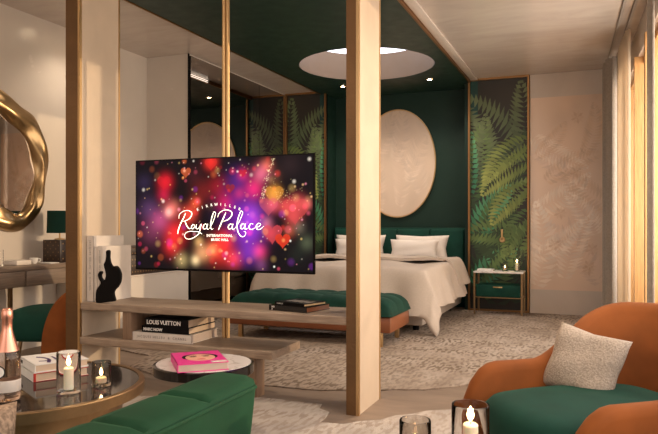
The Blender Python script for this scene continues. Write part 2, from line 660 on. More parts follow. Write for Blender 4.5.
# ------------------------------------------------------------------ painted surfaces (vertex colours computed here)
class Canvas:
    """w x h metres, res metres per sample; origin lower left"""

    def __init__(self, w, h, res, bgc):
        self.w, self.h, self.res = w, h, res
        self.nx = int(w / res) + 1
        self.ny = int(h / res) + 1
        self.x, self.y = np.meshgrid(np.linspace(0, w, self.nx), np.linspace(0, h, self.ny))
        self.a = np.zeros((self.ny, self.nx, 3)) + np.array(bgc)

    def poly(self, pts, col, alpha=1.0):
        P = np.array(pts)
        lo = P.min(0)
        hi = P.max(0)
        i0 = max(0, int(lo[0] / self.w * (self.nx - 1)))
        i1 = min(self.nx, int(hi[0] / self.w * (self.nx - 1)) + 2)
        j0 = max(0, int(lo[1] / self.h * (self.ny - 1)))
        j1 = min(self.ny, int(hi[1] / self.h * (self.ny - 1)) + 2)
        if i1 <= i0 or j1 <= j0:
            return
        X = self.x[j0:j1, i0:i1]
        Y = self.y[j0:j1, i0:i1]
        ins = np.zeros(X.shape, bool)
        n = len(P)
        for k in range(n):
            x1, y1 = P[k]
            x2, y2 = P[(k + 1) % n]
            if y1 == y2:
                continue
            c = ((y1 > Y) != (y2 > Y)) & (X < (x2 - x1) * (Y - y1) / (y2 - y1) + x1)
            ins ^= c
        s = self.a[j0:j1, i0:i1]
        s[ins] = s[ins] * (1 - alpha) + np.array(col) * alpha

    def blob(self, cx, cy, r, col, soft=0.5, add=False, sy=1.0, k=1.0):
        d = np.sqrt((self.x - cx) ** 2 + ((self.y - cy) / sy) ** 2) / r
        w = np.clip((1 - d) / soft, 0, 1) if soft < 1 else np.exp(-(d * 1.6) ** 2)
        w = (w * k)[..., None]
        if add:
            self.a += w * np.array(col)
        else:
            self.a = self.a * (1 - w) + np.array(col) * w

    def frond(self, x0, y0, ang, L, width, col, col2, n=30, bend=0.5, alpha=1.0, droop=0.6):
        px, py = x0, y0
        a = ang
        st = L / n
        for i in range(n):
            t = i / n
            a += bend / n
            px += math.cos(a) * st
            py += math.sin(a) * st
            wl_ = width * (math.sin(PI * min(1, 0.12 + t * 0.9)) ** 0.7) * (1 - 0.35 * t)
            for s in (-1, 1):
                b = a + s * (1.15 - 0.35 * t) 
                ex = px + math.cos(b) * wl_
                ey = py + math.sin(b) * wl_ 
                mx_ = px + math.cos(b + s * 0.15) * wl_ * 0.5
                my_ = py + math.sin(b + s * 0.15) * wl_ * 0.5
                q = st * 0.46
                nx_, ny_ = -math.sin(b) * q, math.cos(b) * q
                f = random.uniform(0.75, 1.15)
                c = np.array(col) * (1 - t) + np.array(col2) * t
                self.poly([(px, py), (mx_ + nx_, my_ + ny_), (ex, ey), (mx_ - nx_, my_ - ny_)], c * f, alpha)

    def bm(self, to3):
        me_v = []
        bm = BM()
        lay = bm.loops.layers.float_color.new('paint_l') if False else None
        return bm

    def mesh_object(self, name, to3, mat, parent=None, thick=None):
        """grid mesh with a per-vertex colour attribute"""
        pts = [to3(float(self.x[j, i]), float(self.y[j, i])) for j in range(self.ny) for i in range(self.nx)]
        if parent is None:
            lo = [min(p[k] for p in pts) for k in range(3)]
            hi = [max(p[k] for p in pts) for k in range(3)]
            org = ((lo[0] + hi[0]) / 2, (lo[1] + hi[1]) / 2, lo[2])
        else:
            org = ORG[parent.name]
        pts = [(p[0] - org[0], p[1] - org[1], p[2] - org[2]) for p in pts]
        nx = self.nx
        faces = [(j * nx + i, j * nx + i + 1, (j + 1) * nx + i + 1, (j + 1) * nx + i) for j in range(self.ny - 1) for i in range(nx - 1)]
        me = bpy.data.meshes.new(name)
        me.from_pydata(pts, [], faces)
        at = me.attributes.new('paint', 'FLOAT_COLOR', 'POINT')
        col = np.ones((self.ny * self.nx, 4))
        col[:, :3] = np.clip(self.a.reshape(-1, 3), 0, 20)
        at.data.foreach_set('color', col.astype(np.float32).ravel())
        me.materials.append(mat)
        o = bpy.data.objects.new(name, me)
        C.objects.link(o)
        if parent:
            o.parent = parent
        else:
            o.location = org
        ORG[o.name] = org
        return o

# ================================================================== THE SETTING
CZ = 2.71
XL = -4.24
YB = 7.86
YR = -2.6


def wx(y):
    """the window wall stands a little askew"""
    return 0.33 + (6.6 - y) * 0.038


def holed(lo, hi, c, R, z0, z1, n=96):
    """slab with a round hole"""
    ang = [2 * PI * i / n for i in range(n)]
    for (x, y) in ((lo[0], lo[1]), (hi[0], lo[1]), (hi[0], hi[1]), (lo[0], hi[1])):
        ang.append(math.atan2(y - c[1], x - c[0]) % (2 * PI))
    ang = sorted(set(round(a, 6) for a in ang))
    bm = BM()
    rows = []
    for a in ang:
        dx, dy = math.cos(a), math.sin(a)
        t = min([((hi[0] if dx > 0 else lo[0]) - c[0]) / dx if abs(dx) > 1e-9 else 1e9,
                 ((hi[1] if dy > 0 else lo[1]) - c[1]) / dy if abs(dy) > 1e-9 else 1e9])
        o = (c[0] + dx * t, c[1] + dy * t)
        i = (c[0] + dx * R, c[1] + dy * R)
        rows.append([bm.verts.new((*i, z0)), bm.verts.new((*o, z0)), bm.verts.new((*o, z1)), bm.verts.new((*i, z1))])
    m = len(rows)
    for k in range(m):
        a, b = rows[k], rows[(k + 1) % m]
        for q in range(4):
            r = (q + 1) % 4
            bm.faces.new((a[q], a[r], b[r], b[q]))
    bmesh.ops.recalc_face_normals(bm, faces=bm.faces)
    return bm


OC = (-2.20, 6.62)
OR = 0.71
sbox('floor', (XL - 0.2, YR - 0.2, -0.1), (1.0, 8.6, 0.0), 'floor')
struct('ceiling', holed((XL - 0.2, YR - 0.2), (1.0, 8.6), OC, OR, CZ, CZ + 0.1), 'ceiling')
struct('ceiling_canopy', holed((-3.22, 3.75), (-1.345, 8.24), OC, OR, 2.675, CZ - 0.001), 'canopy')
bm = BM()
box(bm, (-1.345, 3.75, 2.668), (-1.325, 7.86, CZ - 0.001))
box(bm, (-3.235, 3.75, 2.668), (-3.222, 7.86, CZ - 0.001))
struct('trim_1', bm, 'trim_bronze')
bm = BM()
box(bm, (-1.322, 3.75, 2.69), (-1.24, 7.84, CZ - 0.001), 0.004)
struct('ceiling_sheen', bm, 'header')  # pale strip standing in for a light gradient along the ceiling
# round skylight well
bm = BM()
n = 64
for (r, z0, z1, flip) in ((OR - 0.006, 2.674, 2.97, 1),):
    loft(bm, [[(OC[0] + r * math.cos(2 * PI * i / n), OC[1] + r * math.sin(2 * PI * i / n), z) for i in range(n)] for z in (z0, z1)], True, False)
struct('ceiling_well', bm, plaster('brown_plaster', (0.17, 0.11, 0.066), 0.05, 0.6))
bm = BM()
cyl(bm, (OC[0], OC[1], 0), OR + 0.02, 2.97, 3.0, 64)
struct('window_10', bm, 'skylight')

sbox('wall_left', (XL - 0.15, YR - 0.2, 0), (XL, 5.64, CZ), 'plaster')
sbox('wall_rear', (XL, YR - 0.15, 0), (1.0, YR, CZ), 'plaster_matt')
sbox('wall_niche', (-3.16, 8.22, 0), (-1.40, 8.37, CZ), 'green_wall')
bm = BM()
box(bm, (-1.40, 7.90, 0), (-1.34, 8.37, CZ))
box(bm, (-3.22, 7.90, 0), (-3.16, 8.37, CZ))
struct('wall_niche_sides', bm, 'green_wall')
sbox('wall_back', (-1.34, 7.92, 0), (1.0, 8.07, CZ), 'plaster_matt')
sbox('wall_back_left', (-3.9, 7.92, 0), (-3.22, 8.07, CZ), 'plaster_matt')

# wardrobe block on the left: pale end panel, then smoked mirror doors
sbox('wall_wardrobe', (XL, 5.64, 0), (-3.745, 7.92, CZ - 0.001), 'plaster')
sbox('trim_3', (-3.745, 5.632, 0), (-3.735, 5.65, CZ - 0.001), 'black')
for i in range(3):
    y0 = 5.655 + i * 0.735
    d = sbox('door_%d' % (i + 1), (-3.744, y0, 0.02), (-3.724, y0 + 0.729, CZ - 0.02), 'dark_mirror')

# columns of the divider
def column(idx, x0, x1, y0=3.292, y1=3.655):
    r = thing('divider_column', ['left divider column, bronze front face and pale plaster side, desk chair behind it',
                                 'right divider column, bronze front face and warm sunlit side, before the bed'][idx], 'column', ((x0 + x1) / 2, (y0 + y1) / 2, 0))
    pbox('core', (x0 + 0.004, y0 + 0.004, 0), (x1, y1, CZ), 'cream_plaster', r)
    pbox('front_face', (x0, y0 - 0.006, 0), (x1 - 0.012, y0 + 0.004, CZ), 'bronze', r)
    pbox('brass_edge', (x1 - 0.012, y0 - 0.008, 0), (x1 + 0.004, y0 + 0.012, CZ), 'brass', r)
    pbox('brass_edge', (x1 - 0.01, y1, 0), (x1 + 0.004, y1 + 0.012, CZ), 'brass', r)
    return r


column(0, -3.09, -2.981)
column(1, -1.204, -1.137)

# ------------------------------------------------------------------ palm panels (painted murals)
FERN = attr_mat('palm_mural', 0.45)


def fern_canvas(seed, mirrorx=False):
    random.seed(seed)
    w, h = 0.64, 2.66
    cv = Canvas(w, h, 0.0044, s2l((34, 31, 25)))
    cv.blob(0.5, 2.5, 0.5, s2l((48, 41, 32)), 1.0)
    cv.blob(0.1, 1.0, 0.7, s2l((26, 36, 28)), 1.0)
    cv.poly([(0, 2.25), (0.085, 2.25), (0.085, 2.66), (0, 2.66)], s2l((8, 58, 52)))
    dk = (s2l((34, 56, 34)), s2l((56, 80, 46)))
    g1 = (s2l((74, 92, 62)), s2l((112, 124, 84)))
    gr = (s2l((72, 104, 56)), s2l((116, 138, 78)))
    ye = (s2l((104, 128, 60)), s2l((160, 168, 92)))
    te = (s2l((50, 128, 92)), s2l((98, 158, 112)))  # teal-lit glow at the panel edge, painted into the leaf colour
    F = [  # x0,y0,angle,length,width,colours,bend,leaflets
        (0.62, 0.05, 1.9, 1.0, 0.30, dk, 0.4, 18), (0.05, 0.1, 1.3, 1.0, 0.30, dk, -0.5, 18), (0.30, 0.0, 1.5, 0.8, 0.3, dk, 0.2, 16),
        (0.50, 0.9, 2.2, 0.9, 0.30, dk, 0.3, 18), (0.30, 1.3, 1.2, 0.9, 0.28, dk, -0.3, 18), (0.12, 0.55, 1.1, 0.8, 0.28, dk, 0.4, 16),
        (0.52, 1.62, 1.9, 1.05, 0.30, g1, 0.55, 22), (0.60, 1.75, 1.45, 0.85, 0.22, g1, 0.3, 18),
        (0.02, 1.25, 1.45, 0.95, 0.24, gr, -0.1, 20), (0.16, 1.45, 1.5, 0.80, 0.16, g1, 0.1, 18),
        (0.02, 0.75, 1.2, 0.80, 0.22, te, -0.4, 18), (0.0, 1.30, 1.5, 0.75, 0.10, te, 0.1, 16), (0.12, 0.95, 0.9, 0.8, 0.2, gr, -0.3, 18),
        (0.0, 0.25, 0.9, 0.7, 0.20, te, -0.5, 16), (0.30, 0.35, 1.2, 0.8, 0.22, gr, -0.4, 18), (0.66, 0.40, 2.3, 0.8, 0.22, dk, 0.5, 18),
        (0.64, 0.80, 2.7, 0.75, 0.20, gr, 0.7, 18), (0.10, 0.12, 0.8, 0.7, 0.2, gr, 0.4, 16),
        (0.68, 1.95, 3.5, 0.72, 0.20, ye, 0.75, 20), (0.70, 1.72, 3.3, 0.70, 0.20, ye, 0.85, 20), (0.68, 1.42, 3.5, 0.62, 0.18, ye, 0.8, 18), (0.68, 1.15, 3.9, 0.6, 0.16, gr, 0.6, 18),
    ]
    for x0, y0, a, L, wd, (c1, c2), b, nn_ in F:
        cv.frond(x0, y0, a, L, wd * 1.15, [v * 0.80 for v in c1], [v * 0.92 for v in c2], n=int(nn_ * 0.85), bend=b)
    if mirrorx:
        cv.a = cv.a[:, ::-1, :].copy()
    return cv


def fern_panel(x0, x1, label, mirrorx, seed):
    y = YB
    r = thing('palm_panel', label, 'wall panel', ((x0 + x1) / 2, y, 0.0))
    pbox('backing', (x0, y + 0.012, 0.0), (x1, y + 0.05, CZ - 0.002), 'black', r)
    bm = BM()
    t = 0.022
    box(bm, (x0, y - 0.02, 0), (x0 + t, y + 0.012, CZ - 0.002))
    box(bm, (x1 - t, y - 0.02, 0), (x1, y + 0.012, CZ - 0.002))
    box(bm, (x0 + t, y - 0.02, CZ - t - 0.002), (x1 - t, y + 0.012, CZ - 0.002))
    box(bm, (x0 + t, y - 0.02, 0), (x1 - t, y + 0.012, t))
    obj('frame', bm, 'trim_bronze', r)
    cv = fern_canvas(seed, mirrorx)
    w = x1 - x0 - 2 * t
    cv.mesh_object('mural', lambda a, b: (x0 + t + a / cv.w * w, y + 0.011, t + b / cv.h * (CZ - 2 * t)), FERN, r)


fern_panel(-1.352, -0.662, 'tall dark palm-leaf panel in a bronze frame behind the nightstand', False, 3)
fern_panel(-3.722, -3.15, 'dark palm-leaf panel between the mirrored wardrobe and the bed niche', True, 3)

# embossed pale palm mural on the right of the back wall
def mural():
    random.seed(11)
    w, h = 0.90, 2.17
    bgc = s2l((232, 208, 188))
    cv = Canvas(w, h, 0.0055, bgc)
    rn = np.random.RandomState(4)
    for _ in range(60):
        cx, cy = rn.uniform(0, w), rn.uniform(0, h)
        cv.blob(cx, cy, rn.uniform(0.08, 0.25), np.array(bgc) * rn.uniform(0.82, 1.12) * np.array((1, 0.98, 0.95)), 1.0, k=0.6, sy=1.3)
    lt = (s2l((248, 236, 222)), s2l((254, 248, 240)))
    br = (s2l((206, 172, 136)), s2l((222, 192, 160)))
    pi_ = (s2l((222, 196, 182)), s2l((236, 216, 204)))
    F = [(0.05, 0.0, 1.2, 1.0, 0.25, lt, 0.7), (0.75, 0.05, 2.0, 0.9, 0.22, pi_, 0.5), (0.0, 0.9, 0.2, 0.75, 0.2, lt, 0.7), (0.9, 0.9, 2.7, 0.8, 0.2, br, -0.5),
         (0.02, 1.75, -0.9, 0.7, 0.2, lt, 0.6), (0.3, 0.5, 0.9, 0.9, 0.22, pi_, -0.5), (0.15, 1.2, 0.8, 0.7, 0.18, br, -0.6), (0.55, 1.5, 0.9, 0.6, 0.16, br, 0.9),
         (0.35, 0.1, 1.4, 0.8, 0.2, lt, -0.4), (0.0, 0.35, 0.3, 0.7, 0.18, lt, 0.7), (0.7, 0.6, 1.9, 0.6, 0.18, lt, 0.5), (0.45, 1.2, 2.2, 0.6, 0.16, pi_, 0.5), (0.05, 1.5, 0.6, 0.5, 0.15, br, 0.5)]
    for x0, y0, a, L, wd, (c1, c2), b in F:
        cv.frond(x0, y0, a, L, wd, c1, c2, n=20, bend=b, alpha=0.38)
    for _ in range(9):      # small blossoms and dry sprigs
        cx, cy = rn.uniform(0.2, w), rn.uniform(0.2, h)
        for k in range(9):
            a = k * 0.7
            cv.poly([(cx, cy), (cx + 0.05 * math.cos(a - 0.3), cy + 0.05 * math.sin(a - 0.3)), (cx + 0.075 * math.cos(a), cy + 0.075 * math.sin(a)), (cx + 0.05 * math.cos(a + 0.3), cy + 0.05 * math.sin(a + 0.3))], s2l((190, 150, 112)) if k % 2 else s2l((214, 186, 160)), 0.35)
    return cv


cv = mural()
r = thing('embossed_palm_mural', 'tall pale beige mural with embossed palm leaves, right of the dark palm panel', 'wall mural', (-0.2, YB, 0))
pbox('panel_body', (-0.655, YB + 0.008, 0.0), (0.36, YB + 0.05, CZ - 0.002), 'header', r)  # plain pale band left below the relief stands in for a reflection
PM = attr_mat('embossed_mural', 0.28, bump=0.6)
cv.mesh_object('relief', lambda a, b: (-0.648 + a * 1.0, YB + 0.006, 0.27 + b), PM, r)

# ------------------------------------------------------------------ window wall on the right
posts = [7.55, 6.35, 5.55, 4.62, 3.5, 2.3, 1.1, -0.1, -1.3, -2.5]
bm = BM()


def quadwall(bm, y0, y1, x_off0, x_off1, z0, z1):
    a = (wx(y0), y0)
    b = (wx(y1), y1)
    for p in ([(a[0] + x_off0, a[1]), (b[0] + x_off0, b[1]), (b[0] + x_off1, b[1]), (a[0] + x_off1, a[1])],):
        loft(bm, [[(x, y, z0) for x, y in p], [(x, y, z1) for x, y in p]], True, True)


quadwall(bm, YR, 7.9, 0.03, 0.20, 2.45, CZ - 0.001)
struct('wall_right', bm, 'header')
bm = BM()
quadwall(bm, YR, 7.9, 0.03, 0.20, 0.0, 0.06)
struct('trim_4', bm, 'frame_wood')
for i in range(len(posts) - 1):
    y1, y0 = posts[i], posts[i + 1]
    w = thing('window_%d' % (i + 1), 'x', 'x', (wx((y0 + y1) / 2) + 0.1, (y0 + y1) / 2, 0.06))
    del w['label'], w['category']
    w['kind'] = 'structure'
    bm = BM()
    quadwall(bm, y1 - 0.05, y1 + 0.03, 0.0, 0.17, 0.06, 2.45)
    quadwall(bm, y0 + 0.03, y1 - 0.05, 0.07, 0.12, 0.06, 0.12)
    quadwall(bm, y0 + 0.03, y1 - 0.05, 0.07, 0.12, 2.39, 2.45)
    quadwall(bm, y0 + 0.03, y0 + 0.07, 0.06, 0.13, 0.12, 2.39)
    obj('window_frame', bm, 'frame_wood', w)
    bm = BM()
    quadwall(bm, y0 + 0.07, y1 - 0.05, 0.09, 0.096, 0.12, 2.39)
    obj('window_pane', bm, 'pane', w)
bm = BM()
quadwall(bm, 7.58, 7.92, 0.02, 0.2, 0.06, 2.45)
struct('wall_right_end', bm, 'plaster_matt')


def curtain(name, label, y0, y1, off, mat, amp, waves, z0=0.015, z1=2.66, group=None, x_at=None):
    bm = BM()
    n = waves * 10
    f, b = [], []
    for i in range(n + 1):
        t = i / n
        y = y0 + (y1 - y0) * t
        x = (x_at if x_at is not None else wx(y) + off) + amp * math.sin(2 * PI * waves * t) + 0.3 * amp * math.sin(5 * t + 2)
        f.append((x, y))
        b.append((x + 0.006, y))
    ring = f + b[::-1]
    rings = []
    for k in range(9):
        z = z0 + (z1 - z0) * k / 8
        s = 1 + 0.25 * (1 - k / 8)
        rings.append([(px + 0.0 * s, py, z) for px, py in ring])
    loft(bm, rings, True, True)
    return tag(obj(name, bm, mat, smooth=60), label, 'curtain', group)


curtain('curtain', 'grey floor-length curtain gathered in the far corner beside the pale mural', 7.10, 7.74, -0.14, 'curtain', 0.045, 4)
curtain('sheer_curtain', 'warm sheer curtain over the window nearest the far corner', 6.15, 7.05, -0.07, 'sheer', 0.018, 10)
curtain('curtain', 'narrow grey curtain gathered against a window post, right edge of the photo', 4.74, 4.84, -0.045, 'curtain', 0.016, 1)
bm = BM()
quadwall(bm, 0.5, 7.80, -0.15, -0.13, 2.685, CZ - 0.001)
quadwall(bm, 0.5, 7.80, -0.07, -0.05, 2.685, CZ - 0.001)
tag(obj('curtain_track', bm, 'curtain'), 'double curtain track on the ceiling along the windows', 'curtain track')

# ------------------------------------------------------------------ carpets
def ragged(pts, amp, k, seed):
    rnd = random.Random(seed)
    out = []
    n = len(pts)
    for i in range(n):
        a = Vector(pts[i])
        b = Vector(pts[(i + 1) % n])
        L = (b - a).length
        m = max(1, int(L / k))
        nrm = Vector((-(b - a).y, (b - a).x)).normalized()
        for j in range(m):
            p = a + (b - a) * (j / m)
            out.append(p + nrm * rnd.uniform(-amp, amp) + (b - a).normalized() * rnd.uniform(-k * 0.3, k * 0.3))
    return [(p.x, p.y) for p in out]


bm = BM()
prism(bm, ragged([(-3.66, 4.35), (-3.15, 4.2), (-3.0, 3.8), (-2.6, 3.62), (-1.5, 3.70), (-0.95, 3.95), (-0.4, 4.45), (0.28, 4.55), (0.22, 7.80), (-3.66, 7.80)], 0.015, 0.06, 2), lambda x, y, d: (x, y, 0.001 + d), 0.007)
tag(obj('bedroom_rug', bm, 'bed_rug', origin=(-1.6, 5.8, 0)), 'large beige woven rug with brown dashes under the bed and bench', 'rug')
bm = BM()
prism(bm, ragged([(-3.0, 0.3), (0.2, 0.3), (0.2, 3.55), (-0.45, 3.62), (-0.81, 3.50), (-1.07, 3.18), (-1.24, 3.08), (-1.38, 3.42), (-1.75, 3.42), (-2.4, 3.16), (-3.3, 3.0)], 0.035, 0.09, 5), lambda x, y, d: (x, y, 0.001 + d), 0.008)
tag(obj('lounge_rug', bm, 'lounge_rug', origin=(-1.4, 2, 0)), 'pale rug with a ragged edge under the coffee table and armchair', 'rug')

# ------------------------------------------------------------------ ceiling spots
def downlight(label, x, y, z, energy, dark=False):
    r = thing('downlight', label, 'downlight', (x, y, z))
    bm = BM()
    loft(bm, [[(x + rr * math.cos(2 * PI * i / 24), y + rr * math.sin(2 * PI * i / 24), z - dz) for i in range(24)] for rr, dz in ((0.026, 0.001), (0.026, 0.010), (0.036, 0.010), (0.040, 0.001))], True, False)
    obj('ring', bm, 'brass_dark' if dark else 'brass', r)
    bm = BM()
    cyl(bm, (x, y, 0), 0.024, z - 0.006, z - 0.001, 20)
    obj('lens', bm, 'bulb', r)
    lamp('downlight_beam', 'SPOT', (x, y, z - 0.03), energy, (1.0, 0.82, 0.63), (0, 0, 0), 0.03, spot=math.radians(125), blend=0.9)
    return r


downlight('small bright ceiling spot on the dark canopy, left one of the pair before the niche', -2.79, 7.50, 2.675, 60, True)
downlight('small bright ceiling spot on the dark canopy, right one of the pair, above the bed', -1.73, 7.50, 2.675, 60, True)
extra = [(-3.86, 4.46, 30), (-3.86, 2.6, 26), (-0.62, 4.3, 130), (-0.45, 2.9, 40), (-2.1, 2.9, 48), (-3.3, 1.0, 40), (-0.6, 0.2, 34)]  # unseen downlights added for room light; the first follows a wall reflection
for x, y, e in extra:
    o = downlight('unseen round downlight in the marbled ceiling, there to light the room', x, y, CZ, e)
    o['group'] = 'unseen ceiling downlights'

# light line on the left edge of the canopy
bm = BM()
box(bm, (-3.240, 5.2, 2.678), (-3.2355, 6.75, 2.684))
box(bm, (-3.240, 5.2, 2.697), (-3.2355, 6.75, 2.703))
tag(obj('led_strip', bm, 'led'), 'double white light line on the ceiling beside the canopy edge, seen in the mirror doors', 'light strip')

# ================================================================== BED CORNER
# round plaster disc above the bed
r = thing('oval_wall_panel', 'tall oval pale panel with faint palm relief above the bed, behind the right column', 'wall decoration', (-2.31, 8.21, 1.10))
bm = BM()
n = 72
loft(bm, [[(-2.31 + (rr - 0.19) * math.cos(2 * PI * i / n), 8.22 - d, 1.785 + rr * math.sin(2 * PI * i / n)) for i in range(n)] for rr, d in ((0.69, 0.001), (0.69, 0.03), (0.676, 0.03), (0.676, 0.001))], True, False)
obj('rim', bm, 'brass', r)
random.seed(5)
cv = Canvas(1.36, 1.36, 0.009, s2l((208, 186, 166)))
for _ in range(25):
    cv.blob(random.uniform(0, 1.36), random.uniform(0, 1.36), random.uniform(0.1, 0.3), np.array(s2l((206, 184, 164))) * random.uniform(0.85, 1.15), 1.0, k=0.5)
for x0, y0, a, L, b in ((0.2, 0.0, 1.2, 1.0, 0.8), (0.7, 0.1, 1.2, 0.9, 0.9), (1.2, 0.2, 1.9, 0.9, 0.6), (0.1, 0.7, 0.6, 0.9, 0.7), (0.6, 0.7, 1.0, 0.8, 0.6), (0.9, 0.4, 1.4, 0.8, -0.6)):
    cv.frond(x0, y0, a, L, 0.26, s2l((226, 208, 192)), s2l((186, 162, 144)), n=24, bend=b, alpha=0.35)
X, Y = cv.x - 0.68, cv.y - 0.68


def disc_map(a, b):
    u, v = (a / 0.68 - 1), (b / 0.68 - 1)
    # square to disc
    x = u * math.sqrt(max(0, 1 - v * v / 2))
    y = v * math.sqrt(max(0, 1 - u * u / 2))
    return (-2.31 + x * 0.487, 8.205, 1.785 + y * 0.677)


cv.mesh_object('disc_face', disc_map, PM, r)
pbox('fixing_block', (-2.55, 8.206, 1.4), (-2.05, 8.22, 2.1), 'header', r)

# bed
r = thing('bed', 'double bed with green upholstered headboard and white bedding behind the bench', 'bed', (-2.27, 7.0, 0))
HX0, HX1 = -3.13, -1.415
bm = BM()
box(bm, (HX0, 8.09, 0.0), (HX1, 8.20, 0.965), 0.015, 3)
for i in range(4):
    a = HX0 + 0.02 + i * (HX1 - HX0 - 0.04) / 4
    box(bm, (a + 0.002, 8.045, 0.05), (a + (HX1 - HX0 - 0.04) / 4 - 0.002, 8.10, 0.945), 0.02, 3)
obj('headboard', bm, 'green', r)
pbox('bed_base', (-3.06, 6.05, 0.06), (-1.46, 8.03, 0.30), 'linen', r, 0.02)
for x in (-3.0, -1.55):
    for y in (6.15, 7.7):
        bm = BM()
        cyl(bm, (x, y, 0), 0.03, 0.008, 0.062, 12)
        obj('foot', bm, 'black', r)
pbox('mattress', (-3.06, 6.03, 0.30), (-1.46, 8.03, 0.545), 'linen_white', r, 0.05)


def drape(name, x0, x1, y0, y1, top, hang_x, hang_y, mat, flare=0.22, seed=0, thick=0.02, fl=0.012, nx=64, ny=64, fold=1.0, corner=1.0):
    """cloth laid on a block x0..x1, y0..y1; hangs over both long sides and the foot (y0)"""
    rnd = random.Random(seed)
    p = [rnd.uniform(0, 6.28) for _ in range(8)]
    bm = BM()
    cx = (x0 + x1) / 2
    hw = (x1 - x0) / 2
    layers = []
    for lay in (0, 1):
        g = []
        for i in range(nx + 1):
            s = -(hw + hang_x) + 2 * (hw + hang_x) * i / nx
            row = []
            for j in range(ny + 1):
                t = -hang_y + (y1 - y0 + hang_y) * j / ny        # t<0: foot hang
                dx = max(0, abs(s) - hw)
                dy = max(0, -t)
                drop = (dx ** 1.7 + dy ** 1.7) ** (1 / 1.7)
                dr = drop - 0.045 * (1 - math.exp(-drop / 0.045)) if drop > 0 else 0
                puff = 0.012 * math.sin(6 * s + p[0]) * math.sin(4 * t + p[1]) + 0.008 * math.sin(11 * s + 3 * t + p[2])
                z = top + puff * math.exp(-drop * 8) - dr
                zf = max(z, fl + 0.004 * lay)
                over = max(0, fl - z)
                sg = 1 if s > 0 else -1
                wob = fold * min(1, drop / 0.25)
                wx_ = 0.022 * math.sin(9 * t + p[3]) + 0.012 * math.sin(21 * t + p[4])
                wy_ = 0.022 * math.sin(8 * s + p[5]) + 0.012 * math.sin(19 * s + p[6])
                x = cx + sg * (min(abs(s), hw) + (0.05 * (1 - math.exp(-dx / 0.05)) + flare * dx + wob * wx_ * (dx > 0) + over * 0.5 * (dx > dy)))
                y = y0 + max(t, 0) - ((0.05 * (1 - math.exp(-dy / 0.05)) + flare * dy + wob * wy_ * (dy > 0) + over * 0.5 * (dy >= dx)) if dy > 0 else 0)
                if lay:
                    if drop > 0:
                        x -= sg * thick * (dx > 0)
                        y += thick * (dy > 0)
                    zf = max(zf - thick * (1 if drop == 0 else 0.4), fl)
                row.append(bm.verts.new((x, y, zf)))
            g.append(row)
        layers.append(g)
        for i in range(nx):
            for j in range(ny):
                f = (g[i][j], g[i + 1][j], g[i + 1][j + 1], g[i][j + 1])
                bm.faces.new(f if lay == 0 else f[::-1])
    A, B = layers
    for i in range(nx):
        bm.faces.new((A[i][0], B[i][0], B[i + 1][0], A[i + 1][0]))
        bm.faces.new((A[i][ny], A[i + 1][ny], B[i + 1][ny], B[i][ny]))
    for j in range(ny):
        bm.faces.new((A[0][j], A[0][j + 1], B[0][j + 1], B[0][j]))
        bm.faces.new((A[nx][j], B[nx][j], B[nx][j + 1], A[nx][j + 1]))
    bmesh.ops.recalc_face_normals(bm, faces=bm.faces)
    return bm


bm = drape('duvet', -3.07, -1.45, 6.0, 7.45, 0.60, 0.40, 0.46, 'linen', flare=0.30, seed=3)
o = tag(obj('duvet', bm, 'linen', smooth=80), 'taupe duvet spread over the bed, corner trailing to the floor', 'duvet')
bm = drape('turned', -3.08, -1.44, 7.02, 7.56, 0.645, 0.33, 0.0, 'linen', flare=0.36, seed=8, thick=0.03, fold=0.6)
o = tag(obj('duvet_fold', bm, 'linen', smooth=80), 'turned-back band of the taupe duvet below the pillows', 'bed cover')

PL = [(-1.93, 7.93, 0.74, 0.66, 0.32, 'white pillow against the headboard, right side of the bed, rear one', 'linen_white'),
      (-1.98, 7.76, 0.715, 0.60, 0.27, 'white pillow in front on the right side of the bed', 'linen_white'),
      (-2.72, 7.93, 0.74, 0.66, 0.32, 'white pillow against the headboard, left side of the bed, rear one', 'linen_white'),
      (-2.70, 7.76, 0.715, 0.60, 0.27, 'white pillow in front on the left side of the bed', 'linen_white')]
for i, (x, y, z, w, h, lb, mt) in enumerate(PL):
    bm = pillow_bm(w, h, 0.16, 20, 0.06, i)
    xform(bm, TR((x, y, z - 0.02), 0, -0.22))
    tag(obj('pillow', bm, mt, smooth=80), lb, 'pillow', 'pillows on the bed')

# bench at the foot of the bed
BX0, BX1, BY0, BY1 = -2.99, -1.50, 5.13, 5.72
r = thing('upholstered_bench', 'long bench with deep green tufted cushion and tan leather base at the bed foot', 'bench', ((BX0 + BX1) / 2, (BY0 + BY1) / 2, 0.008))
pbox('leather_base', (BX0, BY0, 0.125), (BX1, BY1, 0.255), 'leather', r, 0.02)
bm = BM()
nx, ny = 72, 30
g = []
for i in range(nx + 1):
    row = []
    for j in range(ny + 1):
        u, v = i / nx, j / ny
        e = (1 - abs(2 * u - 1) ** 10) * (1 - abs(2 * v - 1) ** 6)
        ch = abs(math.sin(PI * u * 7)) ** 0.5
        cw = abs(math.sin(PI * v * 3)) ** 0.5
        z = 0.26 + 0.155 * max(0, e) ** 0.35 * (0.80 + 0.10 * ch + 0.10 * cw)
        bulge = 0.012
        row.append(bm.verts.new((BX0 - 0.01 + (BX1 - BX0 + 0.02) * u, BY0 - 0.01 + (BY1 - BY0 + 0.02) * v, z)))
    g.append(row)
for i in range(nx):
    for j in range(ny):
        bm.faces.new((g[i][j], g[i + 1][j], g[i + 1][j + 1], g[i][j + 1]))
be = [g[i][0] for i in range(nx + 1)] + [g[nx][j] for j in range(1, ny + 1)] + [g[i][ny] for i in range(nx - 1, -1, -1)] + [g[0][j] for j in range(ny - 1, 0, -1)]
bm.faces.new(be[::-1])
obj('tufted_cushion', bm, 'green_dark', r, smooth=80)
